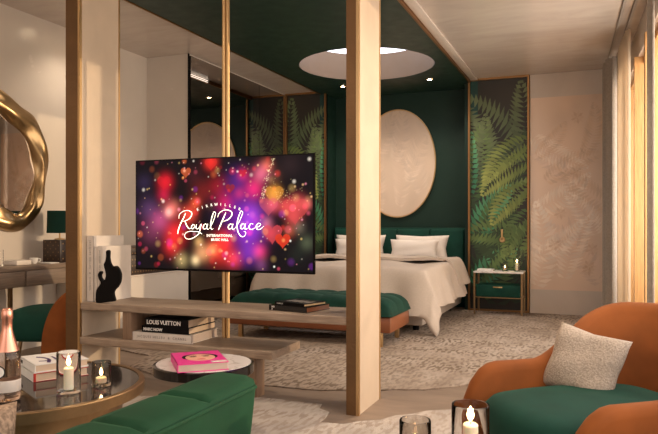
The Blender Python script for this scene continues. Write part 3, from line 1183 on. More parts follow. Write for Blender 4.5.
for x in (BX0 + 0.10, BX1 - 0.10):
    for y in (BY0 + 0.05, BY1 - 0.05):
        pbox('leg', (x - 0.018, y - 0.018, 0.008), (x + 0.018, y + 0.018, 0.125), 'brass', r, 0.003)

# nightstand
NX0, NX1, NY0, NY1 = -1.235, -0.70, 7.50, 7.82
r = thing('nightstand', 'small nightstand with marble top, green drawer and slim brass legs', 'nightstand', ((NX0 + NX1) / 2, (NY0 + NY1) / 2, 0))
pbox('marble_top', (NX0, NY0, 0.465), (NX1, NY1, 0.485), 'white_marble', r, 0.004)
d = pbox('drawer', (NX0 + 0.03, NY0 + 0.01, 0.20), (NX1 - 0.03, NY1 - 0.02, 0.335), 'green', r, 0.006)
pbox('drawer_pull', (-1.02, NY0 - 0.002, 0.305), (-0.92, NY0 + 0.01, 0.318), 'brass', d, 0.002)
for x in (NX0 + 0.012, NX1 - 0.012):
    for y in (NY0 + 0.012, NY1 - 0.012):
        pbox('leg', (x - 0.01, y - 0.01, 0.008), (x + 0.01, y + 0.01, 0.465), 'brass_dark', r)
bm = BM()
box(bm, (NX0 + 0.02, NY1 - 0.018, 0.19), (NX1 - 0.02, NY1 - 0.008, 0.20))
box(bm, (NX0 + 0.02, NY0 + 0.006, 0.19), (NX1 - 0.02, NY0 + 0.016, 0.20))
box(bm, (NX0 + 0.012, NY0 + 0.02, 0.19), (NX0 + 0.03, NY1 - 0.02, 0.20))
box(bm, (NX1 - 0.03, NY0 + 0.02, 0.19), (NX1 - 0.012, NY1 - 0.02, 0.20))
obj('brass_rail', bm, 'brass_dark', r)

# wall lights by the bed
def sconce(x, z, label):
    r = thing('wall_sconce', label, 'wall light', (x, YB, z - 0.06))
    bm = BM()
    n = 20
    loft(bm, [[(x + rr * math.cos(2 * PI * i / n), y, z + rr * math.sin(2 * PI * i / n)) for i in range(n)] for rr, y in ((0.03, YB + 0.008), (0.034, YB - 0.02), (0.028, YB - 0.03))], True, True)
    obj('wall_plate', bm, 'brass', r)
    bm = BM()
    tube(bm, [(x, YB - 0.03, z), (x, YB - 0.06, z + 0.02), (x, YB - 0.06, z + 0.12)], [0.008, 0.008, 0.014], 10)
    obj('arm', bm, 'brass', r)


sconce(-0.96, 0.83, 'small brass reading light on the palm panel above the nightstand')
bm = BM()
bmesh.ops.create_uvsphere(bm, u_segments=20, v_segments=12, radius=0.045)
xform(bm, TR((-3.33, 7.79, 0.93)))
rr_ = thing('globe_lamp', 'small white globe light beside the television on the left palm panel', 'wall light', (-3.33, 7.79, 0.88))
obj('globe', bm, 'white_marble', rr_)
bm = BM()
tube(bm, [(-3.33, 7.83, 0.93), (-3.33, 7.868, 0.93)], 0.012, 10)
obj('arm', bm, 'brass', rr_)


# ------------------------------------------------------------------ candles
def hurricane(label, x, y, z, rad, h, candle=True, smoke=False, power=1.5, group=None, wax_h=None):
    r = thing('candle_holder', label, 'candle holder', (x, y, z + 0.0005), 0, group)
    wall = 0.003
    prof = [(rad * 0.6, 0.0), (rad * 0.96, 0.0), (rad, 0.006), (rad, h - 0.003), (rad - wall * 0.5, h), (rad - wall, h - 0.003), (rad - wall, 0.009), (0.004, 0.009)]
    bm = BM()
    lathe(bm, [(0.004, 0.0)] + prof, (x, y, z), 40, True)
    obj('glass_cylinder', bm, 'smoke_glass' if smoke else 'glass', r, smooth=50)
    wr = rad * (0.42 if candle else 0.55)
    wh = wax_h if wax_h else (h * 0.52 if candle else h * 0.22)
    bm = BM()
    cyl(bm, (x, y, 0), wr, z + 0.010, z + 0.010 + wh, 24, 0.002)
    wax = obj('candle', bm, 'wax', r)
    bm = BM()
    tube(bm, [(x, y, z + 0.010 + wh), (x + 0.001, y, z + 0.018 + wh)], 0.001, 6)
    obj('wick', bm, 'black', wax)
    bm = BM()
    zz = z + 0.016 + wh
    fs = 1.0 if candle else 0.75
    lathe(bm, [(0.001, 0), (0.007 * fs, 0.008 * fs), (0.009 * fs, 0.015 * fs), (0.005 * fs, 0.027 * fs), (0.0005, 0.038 * fs)], (x, y, zz), 12, True)
    obj('flame', bm, 'flame', wax, smooth=80)
    return r


hurricane('tall clear glass candle holder with lit candle on the nightstand', -0.775, 7.62, 0.4855, 0.036, 0.15)
hurricane('low dark tealight glass on the nightstand beside the taller candle', -0.905, 7.62, 0.4855, 0.03, 0.085, candle=False, smoke=True)
bm = BM()
box(bm, (-1.20, 7.56, 0.4858), (-1.03, 7.70, 0.507), 0.003)
tag(obj('small_box', bm, 'white'), 'flat pale box on the left end of the nightstand', 'box')

# ================================================================== DIVIDER SHELF, TELEVISION
def plank(name, lo, hi, mat, parent, seed):
    """plank with a slightly uneven lower front edge"""
    rnd = random.Random(seed)
    bm = BM()
    n = 60
    rings = []
    for i in range(n + 1):
        x = lo[0] + (hi[0] - lo[0]) * i / n
        w = 0.0015 * math.sin(i * 0.9) + 0.001 * rnd.uniform(-1, 1)
        rings.append([(x, lo[1] + 0.004, lo[2]), (x, hi[1], lo[2]), (x, hi[1], hi[2]), (x, lo[1] + 0.003, hi[2]), (x, lo[1], hi[2] - 0.004), (x, lo[1] + w, lo[2] + 0.008)])
    loft(bm, rings, True, True)
    return obj(name, bm, mat, parent, smooth=20)


r = thing('divider_shelf', 'two-level grey oak shelf unit running between the two columns', 'shelf', (-2.1, 3.48, 0))
plank('upper_shelf', (-2.975, 3.292, 0.470), (-1.206, 3.665, 0.515), 'oak', r, 1)
plank('lower_shelf', (-2.975, 3.285, 0.255), (-1.64, 3.665, 0.300), 'oak', r, 2)
pbox('upright_board', (-2.67, 3.31, 0.300), (-2.605, 3.63, 0.470), 'oak_dark', r, 0.002)
pbox('leg', (-1.865, 3.40, 0.0), (-1.795, 3.50, 0.255), 'oak_dark', r, 0.002)

r = thing('television_pole', 'slim brass pole from ceiling through the shelf, carrying the television', 'pole', (-2.115, 3.60, 0.516))
bm = BM()
for dx in (-0.013, 0.013):
    cyl(bm, (-2.115 + dx, 3.60, 0), 0.0125, 0.516, CZ - 0.001, 18)
obj('upper_pole', bm, 'brass', r)
bm = BM()
for dx in (-0.013, 0.013):
    cyl(bm, (-2.115 + dx, 3.60, 0), 0.0125, 0.3005, 0.4695, 18)
obj('lower_pole', bm, 'brass', r)

TY = 3.34
TX0, TX1, TZ0, TZ1 = -2.596, -1.410, 0.729, 1.394
r = thing('television', 'flat television showing a colourful music hall title, mounted on the brass pole', 'television', ((TX0 + TX1) / 2, TY + 0.03, TZ0))
bm = BM()
box(bm, (TX0, TY, TZ0), (TX1, TY + 0.022, TZ1), 0.003, 2)
box(bm, (TX0 + 0.25, TY + 0.02, TZ0 + 0.12), (TX1 - 0.25, TY + 0.055, TZ1 - 0.15), 0.01, 2)
obj('housing', bm, 'black', r)
bm = BM()
box(bm, (-2.20, TY + 0.055, 0.98), (-2.03, TY + 0.245, 1.14), 0.004, 2)
obj('wall_mount', bm, 'black', r)
sw, sh = TX1 - TX0 - 0.016, TZ1 - TZ0 - 0.020
cv = Canvas(sw, sh, 0.0031, (0.004, 0.002, 0.005))
# coordinates below run 0..1 across, 0..1 up
def B(x, y, rad, c, k=1.0, soft=1.0, sy=1.0, add=True):
    cv.blob(x * sw, y * sh, rad * sw * (0.90 if rad > 0.03 else 1), np.array(s2l(c)), soft, add, sy, k * (1.2 if rad > 0.03 else 1))


for a in [(0.60, 0.55, 0.16, (90, 20, 130), 1.0), (0.66, 0.35, 0.13, (150, 50, 200), 1.0), (0.68, 0.50, 0.10, (150, 60, 190), 0.8), (0.60, 0.80, 0.10, (80, 30, 120), 0.8), (0.66, 0.15, 0.09, (110, 40, 160), 0.9),
          (0.08, 0.55, 0.10, (80, 50, 90), 0.9), (0.10, 0.35, 0.12, (120, 50, 80), 0.8), (0.15, 0.45, 0.09, (200, 80, 130), 0.7), (0.05, 0.80, 0.08, (40, 30, 60), 0.8),
          (0.18, 0.80, 0.07, (230, 20, 40), 1.0), (0.17, 0.68, 0.06, (190, 20, 60), 0.9), (0.22, 0.55, 0.07, (255, 120, 110), 0.8), (0.20, 0.52, 0.04, (255, 190, 170), 0.8),
          (0.24, 0.33, 0.10, (240, 40, 40), 1.0), (0.22, 0.20, 0.08, (220, 40, 40), 0.8), (0.32, 0.50, 0.07, (255, 80, 60), 0.9), (0.36, 0.60, 0.05, (255, 90, 50), 0.7),
          (0.45, 0.97, 0.06, (255, 50, 40), 1.0), (0.49, 0.75, 0.09, (150, 15, 20), 0.8), (0.53, 0.60, 0.08, (190, 20, 25), 0.9), (0.40, 0.70, 0.10, (110, 20, 15), 0.9), (0.35, 0.85, 0.09, (60, 15, 20), 0.8),
          (0.50, 0.17, 0.11, (235, 50, 40), 0.9), (0.53, 0.27, 0.08, (230, 40, 30), 0.9), (0.46, 0.18, 0.05, (255, 150, 90), 0.8), (0.40, 0.15, 0.07, (255, 180, 120), 0.7), (0.36, 0.08, 0.04, (255, 220, 160), 0.9), (0.38, 0.25, 0.04, (235, 180, 110), 0.7),
          (0.28, 0.08, 0.06, (230, 200, 130), 0.5), (0.58, 0.10, 0.07, (240, 60, 80), 0.9), (0.69, 0.72, 0.08, (240, 40, 110), 0.9), (0.73, 0.85, 0.07, (240, 110, 140), 0.8), (0.76, 0.92, 0.05, (255, 120, 90), 0.6), (0.63, 0.85, 0.05, (220, 30, 60), 0.8),
          (0.61, 0.68, 0.05, (190, 40, 40), 0.7), (0.80, 0.68, 0.055, (255, 170, 60), 0.95), (0.79, 0.58, 0.06, (250, 90, 110), 0.9), (0.86, 0.56, 0.06, (240, 80, 80), 0.8), (0.92, 0.58, 0.07, (245, 90, 90), 0.8), (0.97, 0.58, 0.04, (250, 120, 110), 0.8), (0.90, 0.47, 0.06, (230, 80, 80), 0.8),
          (0.76, 0.42, 0.05, (220, 120, 130), 0.6), (0.78, 0.33, 0.05, (240, 70, 80), 0.9), (0.72, 0.17, 0.06, (235, 60, 110), 0.9), (0.93, 0.38, 0.05, (130, 120, 100), 0.5), (0.88, 0.35, 0.05, (200, 90, 60), 0.6), (0.97, 0.25, 0.06, (100, 110, 80), 0.5),
          (0.88, 0.92, 0.10, (40, 26, 26), 0.8), (0.80, 0.82, 0.06, (120, 70, 50), 0.5), (0.92, 0.15, 0.08, (24, 34, 24), 0.6), (0.73, 0.05, 0.05, (130, 70, 120), 0.6)]:
    B(*a)


def heart(cx, cy, s, col, alpha=0.85):
    pts = []
    for k in range(40):
        t = 2 * PI * k / 40
        pts.append((cx * sw + s * sw * 16 * math.sin(t) ** 3 / 16, cy * sh + s * sw * (13 * math.cos(t) - 5 * math.cos(2 * t) - 2 * math.cos(3 * t) - math.cos(4 * t)) / 16))
    cv.poly(pts, s2l(col), alpha)


heart(0.303, 0.885, 0.030, (205, 90, 50))
B(0.295, 0.90, 0.012, (255, 190, 150), 0.8)
heart(0.56, 0.73, 0.026, (170, 40, 30), 0.7)
heart(0.79, 0.33, 0.052, (225, 75, 85), 0.7)
heart(0.845, 0.27, 0.040, (235, 60, 35), 0.9)
heart(0.45, 0.955, 0.035, (235, 45, 40), 0.6)
heart(0.80, 0.67, 0.050, (245, 160, 60), 0.5)
heart(0.91, 0.53, 0.07, (235, 80, 80), 0.5)
heart(0.77, 0.57, 0.05, (240, 100, 120), 0.4)
heart(0.17, 0.80, 0.04, (225, 30, 45), 0.5)
heart(0.63, 0.86, 0.022, (215, 30, 45), 0.7)
rn = np.random.RandomState(3)
for _ in range(80):
    x, y = rn.uniform(0, 1), rn.uniform(0, 1)
    c = [(230, 40, 40), (220, 30, 80), (255, 120, 60), (250, 90, 120), (200, 160, 90), (120, 40, 150)][rn.randint(6)]
    B(x, y, rn.uniform(0.010, 0.026), c, rn.uniform(0.15, 0.6) * (0.4 if (y > 0.75 and (x < 0.15 or x > 0.85)) else 1), rn.uniform(0.35, 0.9))
for _ in range(9):
    B(rn.uniform(0.1, 0.9), rn.uniform(0.05, 0.7), 0.03, (60, 50, 10), 0.6, 1.0)
for _ in range(170):
    x, y = rn.uniform(0, 1), rn.uniform(0, 1)
    s = rn.choice([0.003, 0.004, 0.006, 0.010], p=[0.45, 0.3, 0.17, 0.08])
    c = [(255, 240, 220), (255, 200, 140), (255, 150, 170), (230, 190, 110)][rn.randint(4)]
    B(x, y, s * 1.3, c, rn.uniform(0.3, 1.0), 0.9)
for _ in range(60):
    t = rn.uniform(0, 1)
    B(0.80 - 0.07 * t + rn.normal(0, 0.006), 0.99 - 0.35 * t + rn.normal(0, 0.008), 0.004, (240, 220, 170), 0.8, 0.9)
    B(0.86 + rn.normal(0, 0.05), 0.68 + rn.normal(0, 0.05), 0.003, (220, 200, 140), 0.6, 0.9)
for x, y in ((0.885, 0.265), (0.80, 0.04), (0.53, 0.10)):
    B(x, y, 0.007, (255, 255, 240), 1.0, 0.6)
SCREEN = attr_mat('screen_picture', 0.15, emission=1.0)
sc = cv.mesh_object('screen', lambda a, b: (TX0 + 0.008 + a, TY - 0.0012, TZ0 + 0.012 + b), SCREEN, r)
LW = emit('title_light', (0.95, 0.90, 0.80), 1.0)

# title, drawn as pen strokes (units: 1/1000 m from the lower left of the title)
KX, KZ = 0.001118, 0.00106
TXo, TZo = -2.350, 1.180


def tp(x, y):
    return (TXo + x * KX, TY - 0.003, TZo - y * KZ)


def ell(cx, cy, rx, ry, a0=0.5, sl=0.25, n=14):
    return [(cx + rx * math.cos(a0 + 2 * PI * k / n) - sl * ry * math.sin(a0 + 2 * PI * k / n) * -1, cy - ry * math.sin(a0 + 2 * PI * k / n)) for k in range(n + 1)]


strokes = [
    ([(104, 104), (92, 130), (72, 165), (60, 195), (55, 220)], 3.2),
    ([(62, 135), (66, 112), (88, 94), (116, 89), (138, 97), (142, 114), (128, 134), (104, 146), (88, 150)], 2.6),
    ([(100, 148), (108, 166), (117, 182), (128, 190), (137, 187)], 3.0),
    (ell(150, 179, 9, 12), 2.6),
    ([(173, 166), (168, 184), (177, 192), (190, 182), (200, 164), (194, 190), (186, 216), (160, 237), (130, 248), (106, 244), (98, 228), (108, 212), (132, 205), (160, 206), (188, 208), (204, 220)], 2.5),
    (ell(224, 178, 11, 14), 2.6), ([(240, 163), (234, 184), (240, 194), (250, 188)], 2.6),
    ([(250, 188), (268, 160), (282, 126), (287, 104), (278, 98), (268, 118), (260, 150), (257, 180), (264, 194), (274, 188)], 2.4),
    ([(348, 102), (334, 132), (318, 165), (304, 197)], 3.4),
    ([(300, 128), (308, 106), (334, 90), (362, 89), (382, 100), (380, 122), (358, 142), (332, 150)], 2.8),
    (ell(374, 178, 11, 14), 2.6), ([(391, 163), (385, 184), (391, 194), (402, 187)], 2.6),
    ([(402, 187), (424, 156), (440, 122), (446, 102), (437, 95), (426, 116), (416, 150), (414, 182), (422, 212), (440, 232), (458, 228), (464, 210), (452, 203)], 2.4),
    (ell(446, 177, 11, 14), 2.6), ([(464, 162), (458, 184), (464, 193), (476, 186)], 2.6),
    ([(508, 166), (494, 162), (484, 176), (486, 190), (500, 193), (518, 184)], 2.6),
    ([(522, 182), (540, 178), (549, 166), (540, 160), (528, 168), (524, 184), (534, 194), (550, 190), (566, 176)], 2.6)]
bm = BM()
for pts, w in strokes:
    P = catmull([Vector((x, y, 0)) for x, y in pts], 5)
    n = len(P)
    L, R = [], []
    for i, p in enumerate(P):
        d = P[min(i + 1, n - 1)] - P[max(i - 1, 0)]
        d = Vector((d.x, d.y, 0)).normalized()
        nr = Vector((-d.y, d.x, 0))
        ww = w * 0.72 * (0.65 + 0.55 * max(0, d.y)) * (0.45 + 0.55 * min(1, i / 4, (n - 1 - i) / 4))
        L.append(bm.verts.new(tp(*(p + nr * ww).xy)))
        R.append(bm.verts.new(tp(*(p - nr * ww).xy)))
    for i in range(n - 1):
        bm.faces.new((L[i], L[i + 1], R[i + 1], R[i]))
bmesh.ops.solidify(bm, geom=bm.faces[:], thickness=0.0006)
obj('title_lettering', bm, LW, sc, label='white handwritten title')


def letters_bm(body, size, mat4, align='CENTER', bold=0.0, spacing=1.0, shear=0.0):
    cu = bpy.data.curves.new('lettering', 'FONT')
    cu.body = body
    cu.size = size
    cu.align_x = align
    cu.extrude = 0.0003
    cu.offset = bold
    cu.shear = shear
    cu.space_character = spacing
    cu.resolution_u = 2
    tmp = bpy.data.objects.new('lettering_source', cu)
    C.objects.link(tmp)
    dg = bpy.context.evaluated_depsgraph_get()
    dg.update()
    me = bpy.data.meshes.new_from_object(tmp.evaluated_get(dg))
    bpy.data.objects.remove(tmp)
    b2 = BM()
    b2.from_mesh(me)
    bpy.data.meshes.remove(me)
    bpy.data.curves.remove(cu)
    xform(b2, mat4)
    return b2


def merge(a, b):
    m = bpy.data.meshes.new('tmp')
    b.to_mesh(m)
    b.free()
    a.from_mesh(m)
    bpy.data.meshes.remove(m)
    return a


bm = BM()
word = 'KIRRWILLER'
for i, ch in enumerate(word):
    t = (i - 4.5) / 4.5
    x = 304 + t * 122
    y = 64 + 26 * t * t
    a = -0.40 * t
    p = tp(x, y)
    m4 = frame_matrix((p[0], TY - 0.0032, p[2]), (math.cos(a), 0, math.sin(a)), (-math.sin(a), 0, math.cos(a)))
    merge(bm, letters_bm(ch, 0.022, m4, bold=0.0004))
obj('arched_lettering', bm, LW, sc)
bm = BM()
p = tp(310, 234)
merge(bm, letters_bm('INTERNATIONAL', 0.0205, frame_matrix((p[0], TY - 0.0032, p[2]), (1, 0, 0), (0, 0, 1)), bold=0.0008, spacing=1.1))
p = tp(312, 256)
merge(bm, letters_bm('MUSIC HALL', 0.0195, frame_matrix((p[0], TY - 0.0032, p[2]), (1, 0, 0), (0, 0, 1)), bold=0.0008, spacing=1.08))
obj('small_lettering', bm, LW, sc)


# ------------------------------------------------------------------ books
def book(label, L, D, T, m4, cover, pages, group=None, name='book', spine=None, loc=(0, 0, 0), front=None):
    """local x: along the spine, y: spine to fore edge, z: thickness; m4 places it in the world"""
    r = thing(name, label, 'book', loc, 0, group)
    b = 0.0028
    bm = BM()
    box(bm, (0, 0, 0), (L, D, b))
    box(bm, (0, 0, T - b), (L, D, T))
    box(bm, (0, -0.0005, 0), (L, b, T))
    xform(bm, m4)
    cvr = obj('cover', bm, cover, r)
    bm = BM()
    box(bm, (0.004, b, b), (L - 0.004, D - 0.005, T - b))
    xform(bm, m4)
    obj('pages', bm, pages, r)
    return r, cvr


def spine_text(cvr, m4, body, x, z, size, mat, bold=0.0, spacing=1.0, align='LEFT'):
    q = m4 @ frame_matrix((x, -0.0012, z), (1, 0, 0), (0, 0, 1))
    b2 = letters_bm(body, size, q, align, bold, spacing)
    obj('lettering', b2, mat, cvr)


# three flat books on the lower shelf
zb = 0.301
m4 = TR((-2.608, 3.325, zb), 0.0)
rA, cA = book('white book at the bottom of the three-book stack on the lower shelf', 0.42, 0.30, 0.050, m4, 'offwhite', 'paper_grey', 'flat books on the lower shelf', loc=(-2.4, 3.47, zb))
spine_text(cA, m4, 'JACQUES HELLEU  &  CHANEL', 0.035, 0.018, 0.020, 'grey_ink', 0.0003, 1.35)
m4 = TR((-2.545, 3.335, zb + 0.051), 0.0)
rA, cA = book('thin black book in the middle of the lower-shelf stack', 0.335, 0.30, 0.038, m4, 'black', 'paper', 'flat books on the lower shelf', loc=(-2.4, 3.47, zb + 0.051))
spine_text(cA, m4, 'MARC NOW', 0.012, 0.010, 0.024, 'white', 0.001, 1.0)
m4 = TR((-2.52, 3.33, zb + 0.090), 0.0)
rA, cA = book('black book with large white fashion-house lettering, topmost on the lower-shelf stack', 0.31, 0.30, 0.048, m4, 'black', 'paper', 'flat books on the lower shelf', loc=(-2.4, 3.47, zb + 0.09))
spine_text(cA, m4, 'LOUIS VUITTON', 0.014, 0.012, 0.035, 'white', 0.0008, 0.93)

# two black books on the upper shelf
zb = 0.516
a = -0.22
m4 = TR((-1.715, 3.40, zb), a)
rA, cA = book('thick black box-like book lying on the upper shelf, underneath', 0.265, 0.23, 0.030, m4, 'black_gloss', 'leather', 'black books on the upper shelf', loc=(-1.56, 3.45, zb))
spine_text(cA, m4, 'NO\n5', 0.02, 0.016, 0.013, 'white', 0.0008, 1.0)
m4 = TR((-1.69, 3.425, zb + 0.031), a - 0.10)
rA, cA = book('black book with gilt page edges lying on top of another black book', 0.225, 0.19, 0.016, m4, 'black', 'paper_gold', 'black books on the upper shelf', loc=(-1.56, 3.45, zb + 0.031))
q = m4 @ frame_matrix((0.02, 0.03, 0.0163), (1, 0, 0), (0, 1, 0))
bm = BM()
for k in range(4):
    b3 = BM()
    box(b3, (0.02 + k * 0.045, 0.02, 0), (0.05 + k * 0.045, 0.10, 0.0004), 0)
    xform(b3, q)
    merge(bm, b3)
obj('cover_print', bm, 'grey_ink', cA)
spine_text(cA, m4, 'CAMILLE', 0.015, 0.004, 0.010, 'white', 0.0003, 1.3)


def standing(x0, x1, y0, d, h, label, body=None, size=0.016):
    # spine faces the viewer, runs upward: local x -> world z, local y -> world y, local z -> world -x... (x cross y = z)
    m4 = frame_matrix((x1, y0, 0.5165), (0, 0, 1), (0, 1, 0))     # z = x cross y = -X
    rr, cc = book(label, h, d, x1 - x0, m4, 'offwhite', 'paper_grey', 'upright white books on the upper shelf', loc=((x0 + x1) / 2, y0 + d / 2, 0.516))
    if body:
        q = frame_matrix(((x0 + x1) / 2 - size * 0.33, y0 - 0.0012, 0.5165 + h * 0.93), (0, 0, -1), (1, 0, 0))
        b2 = letters_bm(body, size, q, 'LEFT', 0.0002, 1.35)
        obj('lettering', b2, 'grey_ink', cc)
    return m4


standing(-2.974, -2.922, 3.345, 0.29, 0.415, 'tallest upright white book against the left column', 'JACQUES HELLEU  &  CHANEL', 0.018)
standing(-2.920, -2.896, 3.35, 0.27, 0.345, 'slim upright white book between the two thicker ones')
standing(-2.894, -2.858, 3.35, 0.28, 0.350, 'upright white book nearest the black sculpture', 'JACQUES HELLEU  CHANEL', 0.016)

# black sculpture
sp_ = [(118, 408), (116, 375), (118, 345), (128, 322), (146, 300), (150, 285), (138, 268), (131, 245), (138, 228), (150, 220), (156, 228), (150, 240), (150, 255), (160, 270), (172, 276), (182, 262), (186, 240), (180, 212), (171, 180),
       (182, 160), (187, 130), (187, 106), (192, 96), (201, 93), (208, 104), (206, 130), (210, 160), (222, 184), (236, 192), (252, 186), (268, 198), (280, 220), (285, 245), (280, 280), (264, 308), (244, 328), (236, 345), (240, 368), (246, 385), (240, 396), (200, 402), (150, 410)]
P = catmull([Vector((x, y, 0)) for x, y in sp_], 2, True)
bm = BM()
prism(bm, [(p.x, p.y) for p in P], lambda x, y, d: (-2.868 + (x - 116) * 0.00112, 3.298 + d, 0.5165 + max(0, (410 - y)) * 0.00104), 0.026)
es = [e for e in bm.edges if len(e.link_faces) == 2 and any(len(f.verts) > 6 for f in e.link_faces)]
bmesh.ops.bevel(bm, geom=es, offset=0.004, segments=2, affect='EDGES')
tag(obj('sculpture', bm, 'black', smooth=50), 'black curved sculpture with a raised horn leaning before the white books', 'sculpture')


# ================================================================== LOUNGE
def chair_shell(w, d, hb, ha, th, zlow, fr, front=None):
    """U shaped shell, opening to -Y; returns bmesh"""
    R = w / 2 - th / 2
    yf = -d / 2 if front is None else front
    yb = d / 2 - th / 2 - R * 0.80
    path = []
    nA = 16
    for i in range(nA):
        path.append((-R, yf + (yb - yf) * i / nA, -1, 0))
    nB = 36
    for i in range(nB + 1):
        a = PI - PI * i / nB
        path.append((R * math.cos(a), yb + R * 0.80 * math.sin(a), math.cos(a), math.sin(a)))
    for i in range(1, nA + 1):
        path.append((R, yb + (yf - yb) * i / nA, 1, 0))
    n = len(path)
    L = [0.0]
    for i in range(1, n):
        L.append(L[-1] + math.hypot(path[i][0] - path[i - 1][0], path[i][1] - path[i - 1][1]))
    T = L[-1]
    rings = []
    for i, (x, y, nx_, ny_) in enumerate(path):
        s = min(L[i], T - L[i])          # distance from the arm front
        c = min(1, abs(L[i] - T / 2) / (T / 2))
        back = 0.5 + 0.5 * math.cos(PI * min(1, max(0, c - 0.26) / 0.40))
        h = ha + (hb - ha) * back ** 0.8
        q = min(1, (s + 0.001) / fr)
        h = zlow + 0.05 + (h - zlow - 0.05) * math.sqrt(max(0, 1 - (1 - q) ** 2.2))
        lean = 0.10 * max(0, ny_) + 0.03
        tt = th * (0.55 + 0.45 * min(1, q * 2)) / 2
        ring = []
        prof = [(-tt, zlow), (-tt, zlow + (h - zlow) * 0.5), (-tt, h - tt)] + [(-tt * math.cos(PI * k / 6), h - tt + tt * math.sin(PI * k / 6)) for k in range(1, 6)] + [(tt, h - tt), (tt, zlow + (h - zlow) * 0.5), (tt * 0.8, zlow)]
        for o_, z in prof:
            off = o_ + lean * ((z - zlow) / (hb - zlow)) ** 1.5
            ring.append((x + nx_ * off, y + ny_ * off, z))
        rings.append(ring)
    bm = BM()
    loft(bm, rings, True, True)
    return bm


def seat_cushion(w, d, z0, z1, yo, n=40):
    bm = BM()
    rings = []
    def ringp(k, z, sh=0.0):
        out = []
        for i in range(n):
            a = 2 * PI * i / n
            ca, sa = math.cos(a), math.sin(a)
            e = 2 / 3.6
            x = (w / 2 * k - sh) * (abs(ca) ** e) * (1 if ca > 0 else -1)
            y = (d / 2 * k - sh) * (abs(sa) ** e) * (1 if sa > 0 else -1)
            out.append((x, y + yo, z))
        return out
    h = z1 - z0
    for sh, t in ((0.03, 0), (0.008, 0.12), (0, 0.35), (0, 0.6), (0.008, 0.8), (0.03, 0.93), (0.07, 1.0)):
        rings.append(ringp(1, z0 + h * t, sh))
    for k in (0.6, 0.3, 0.05):
        rings.append(ringp(k, z1 + 0.012 * (1 - k)))
    loft(bm, rings, True, True)
    return bm


def armchair(label, loc, rz, group=None):
    r = thing('armchair', label, 'armchair', loc, rz, group)
    obj('shell', chair_shell(0.665, 0.80, 0.69, 0.49, 0.07, 0.10, 0.17), 'orange', r, True, smooth=70)
    obj('seat_cushion', seat_cushion(0.525, 0.68, 0.22, 0.415, -0.06), 'green', r, True, smooth=70)
    bm = BM()
    lathe(bm, [(0.30, 0.09), (0.31, 0.12), (0.31, 0.215)], (0, 0.02, 0), 32)
    obj('seat_base', bm, 'orange', r, True)
    bm = BM()
    lathe(bm, [(0.20, 0.0), (0.20, 0.012), (0.03, 0.02), (0.03, 0.09)], (0, 0.02, 0), 32)
    obj('swivel_foot', bm, 'brass_dark', r, True)
    return r


def copy_tree(o, parent=None):
    c = o.copy()
    C.objects.link(c)
    if parent:
        c.parent = parent
    ORG[c.name] = ORG.get(o.name, (0, 0, 0))
    for ch in list(o.children):
        copy_tree(ch, c)
    return c


# local -Y is the front; the front looks towards (-0.85,-0.53)
fx, fy = -0.79, -0.61
rz = math.atan2(fx, -fy)
rz = math.atan2(-fx, fy)
AR = math.atan2(fy, fx) + PI / 2
arm = armchair('rust velvet armchair with green seat cushion beside the window, right foreground', (0.050, 2.405, 0.009), AR)
ch2 = thing('desk_chair', 'rust velvet chair with green seat at the desk, half hidden by the left column', 'chair', (-3.53, 3.74, 0.001), math.radians(-70))
obj('shell', chair_shell(0.66, 0.62, 0.76, 0.62, 0.05, 0.10, 0.36, -0.02), 'orange', ch2, True, smooth=70)
obj('seat_cushion', seat_cushion(0.54, 0.60, 0.20, 0.41, -0.06), 'green', ch2, True, smooth=70)
for x in (-0.19, 0.19):
    for y in (-0.22, 0.18):
        bm = BM()
        tube(bm, [(x * 1.1, y * 1.1, 0.0), (x, y, 0.21)], [0.009, 0.014], 12)
        obj('leg', bm, 'brass_dark', ch2, True)

bm = pillow_bm(0.275, 0.25, 0.11, 22, 0.08, 9)
CU = TR((-0.025, 2.575, 0.498), math.radians(-25), -0.40) @ Matrix.Rotation(0.16, 4, 'Y')
xform(bm, CU)
tag(obj('scatter_cushion', bm, 'boucle', smooth=80), 'beige boucle cushion leaning in the armchair', 'cushion')

# coffee table
CTX, CTY, CTR, CTZ = -2.055, 1.975, 0.447, 0.38
r = thing('coffee_table', 'round coffee table with black marble top and wide brass rim, left foreground', 'coffee table', (CTX, CTY, 0.009))
bm = BM()
lathe(bm, [(CTR - 0.03, CTZ - 0.045), (CTR, CTZ - 0.040), (CTR, CTZ - 0.003), (CTR - 0.003, CTZ), (CTR - 0.022, CTZ), (CTR - 0.022, CTZ - 0.02)], (CTX, CTY, 0), 96, False)
cyl(bm, (CTX, CTY, 0), CTR - 0.024, CTZ - 0.045, CTZ - 0.02, 64)
obj('brass_rim', bm, 'brass_dark', r)
bm = BM()
cyl(bm, (CTX, CTY, 0), CTR - 0.0225, CTZ - 0.0195, CTZ - 0.003, 96)
obj('marble_top', bm, 'black_marble', r)
bm = BM()
out = []
n = 30
ring0 = []
for i in range(n + 1):
    a = math.radians(-75 + 120 * i / n)
    ring0.append((CTX + 0.36 * math.cos(a), CTY + 0.36 * math.sin(a)))
inn = [(CTX + (x - CTX) * 0.965, CTY + (y - CTY) * 0.965) for x, y in ring0][::-1]
prism(bm, ring0 + inn, lambda x, y, d: (x, y, 0.009 + d), CTZ - 0.055)
obj('curved_support', bm, 'brass_dark', r)
for a in (200, 235, 130):
    bm = BM()
    cyl(bm, (CTX + 0.36 * math.cos(math.radians(a)), CTY + 0.36 * math.sin(math.radians(a)), 0), 0.010, 0.009, CTZ - 0.046, 12)
    obj('leg', bm, 'brass_dark', r)

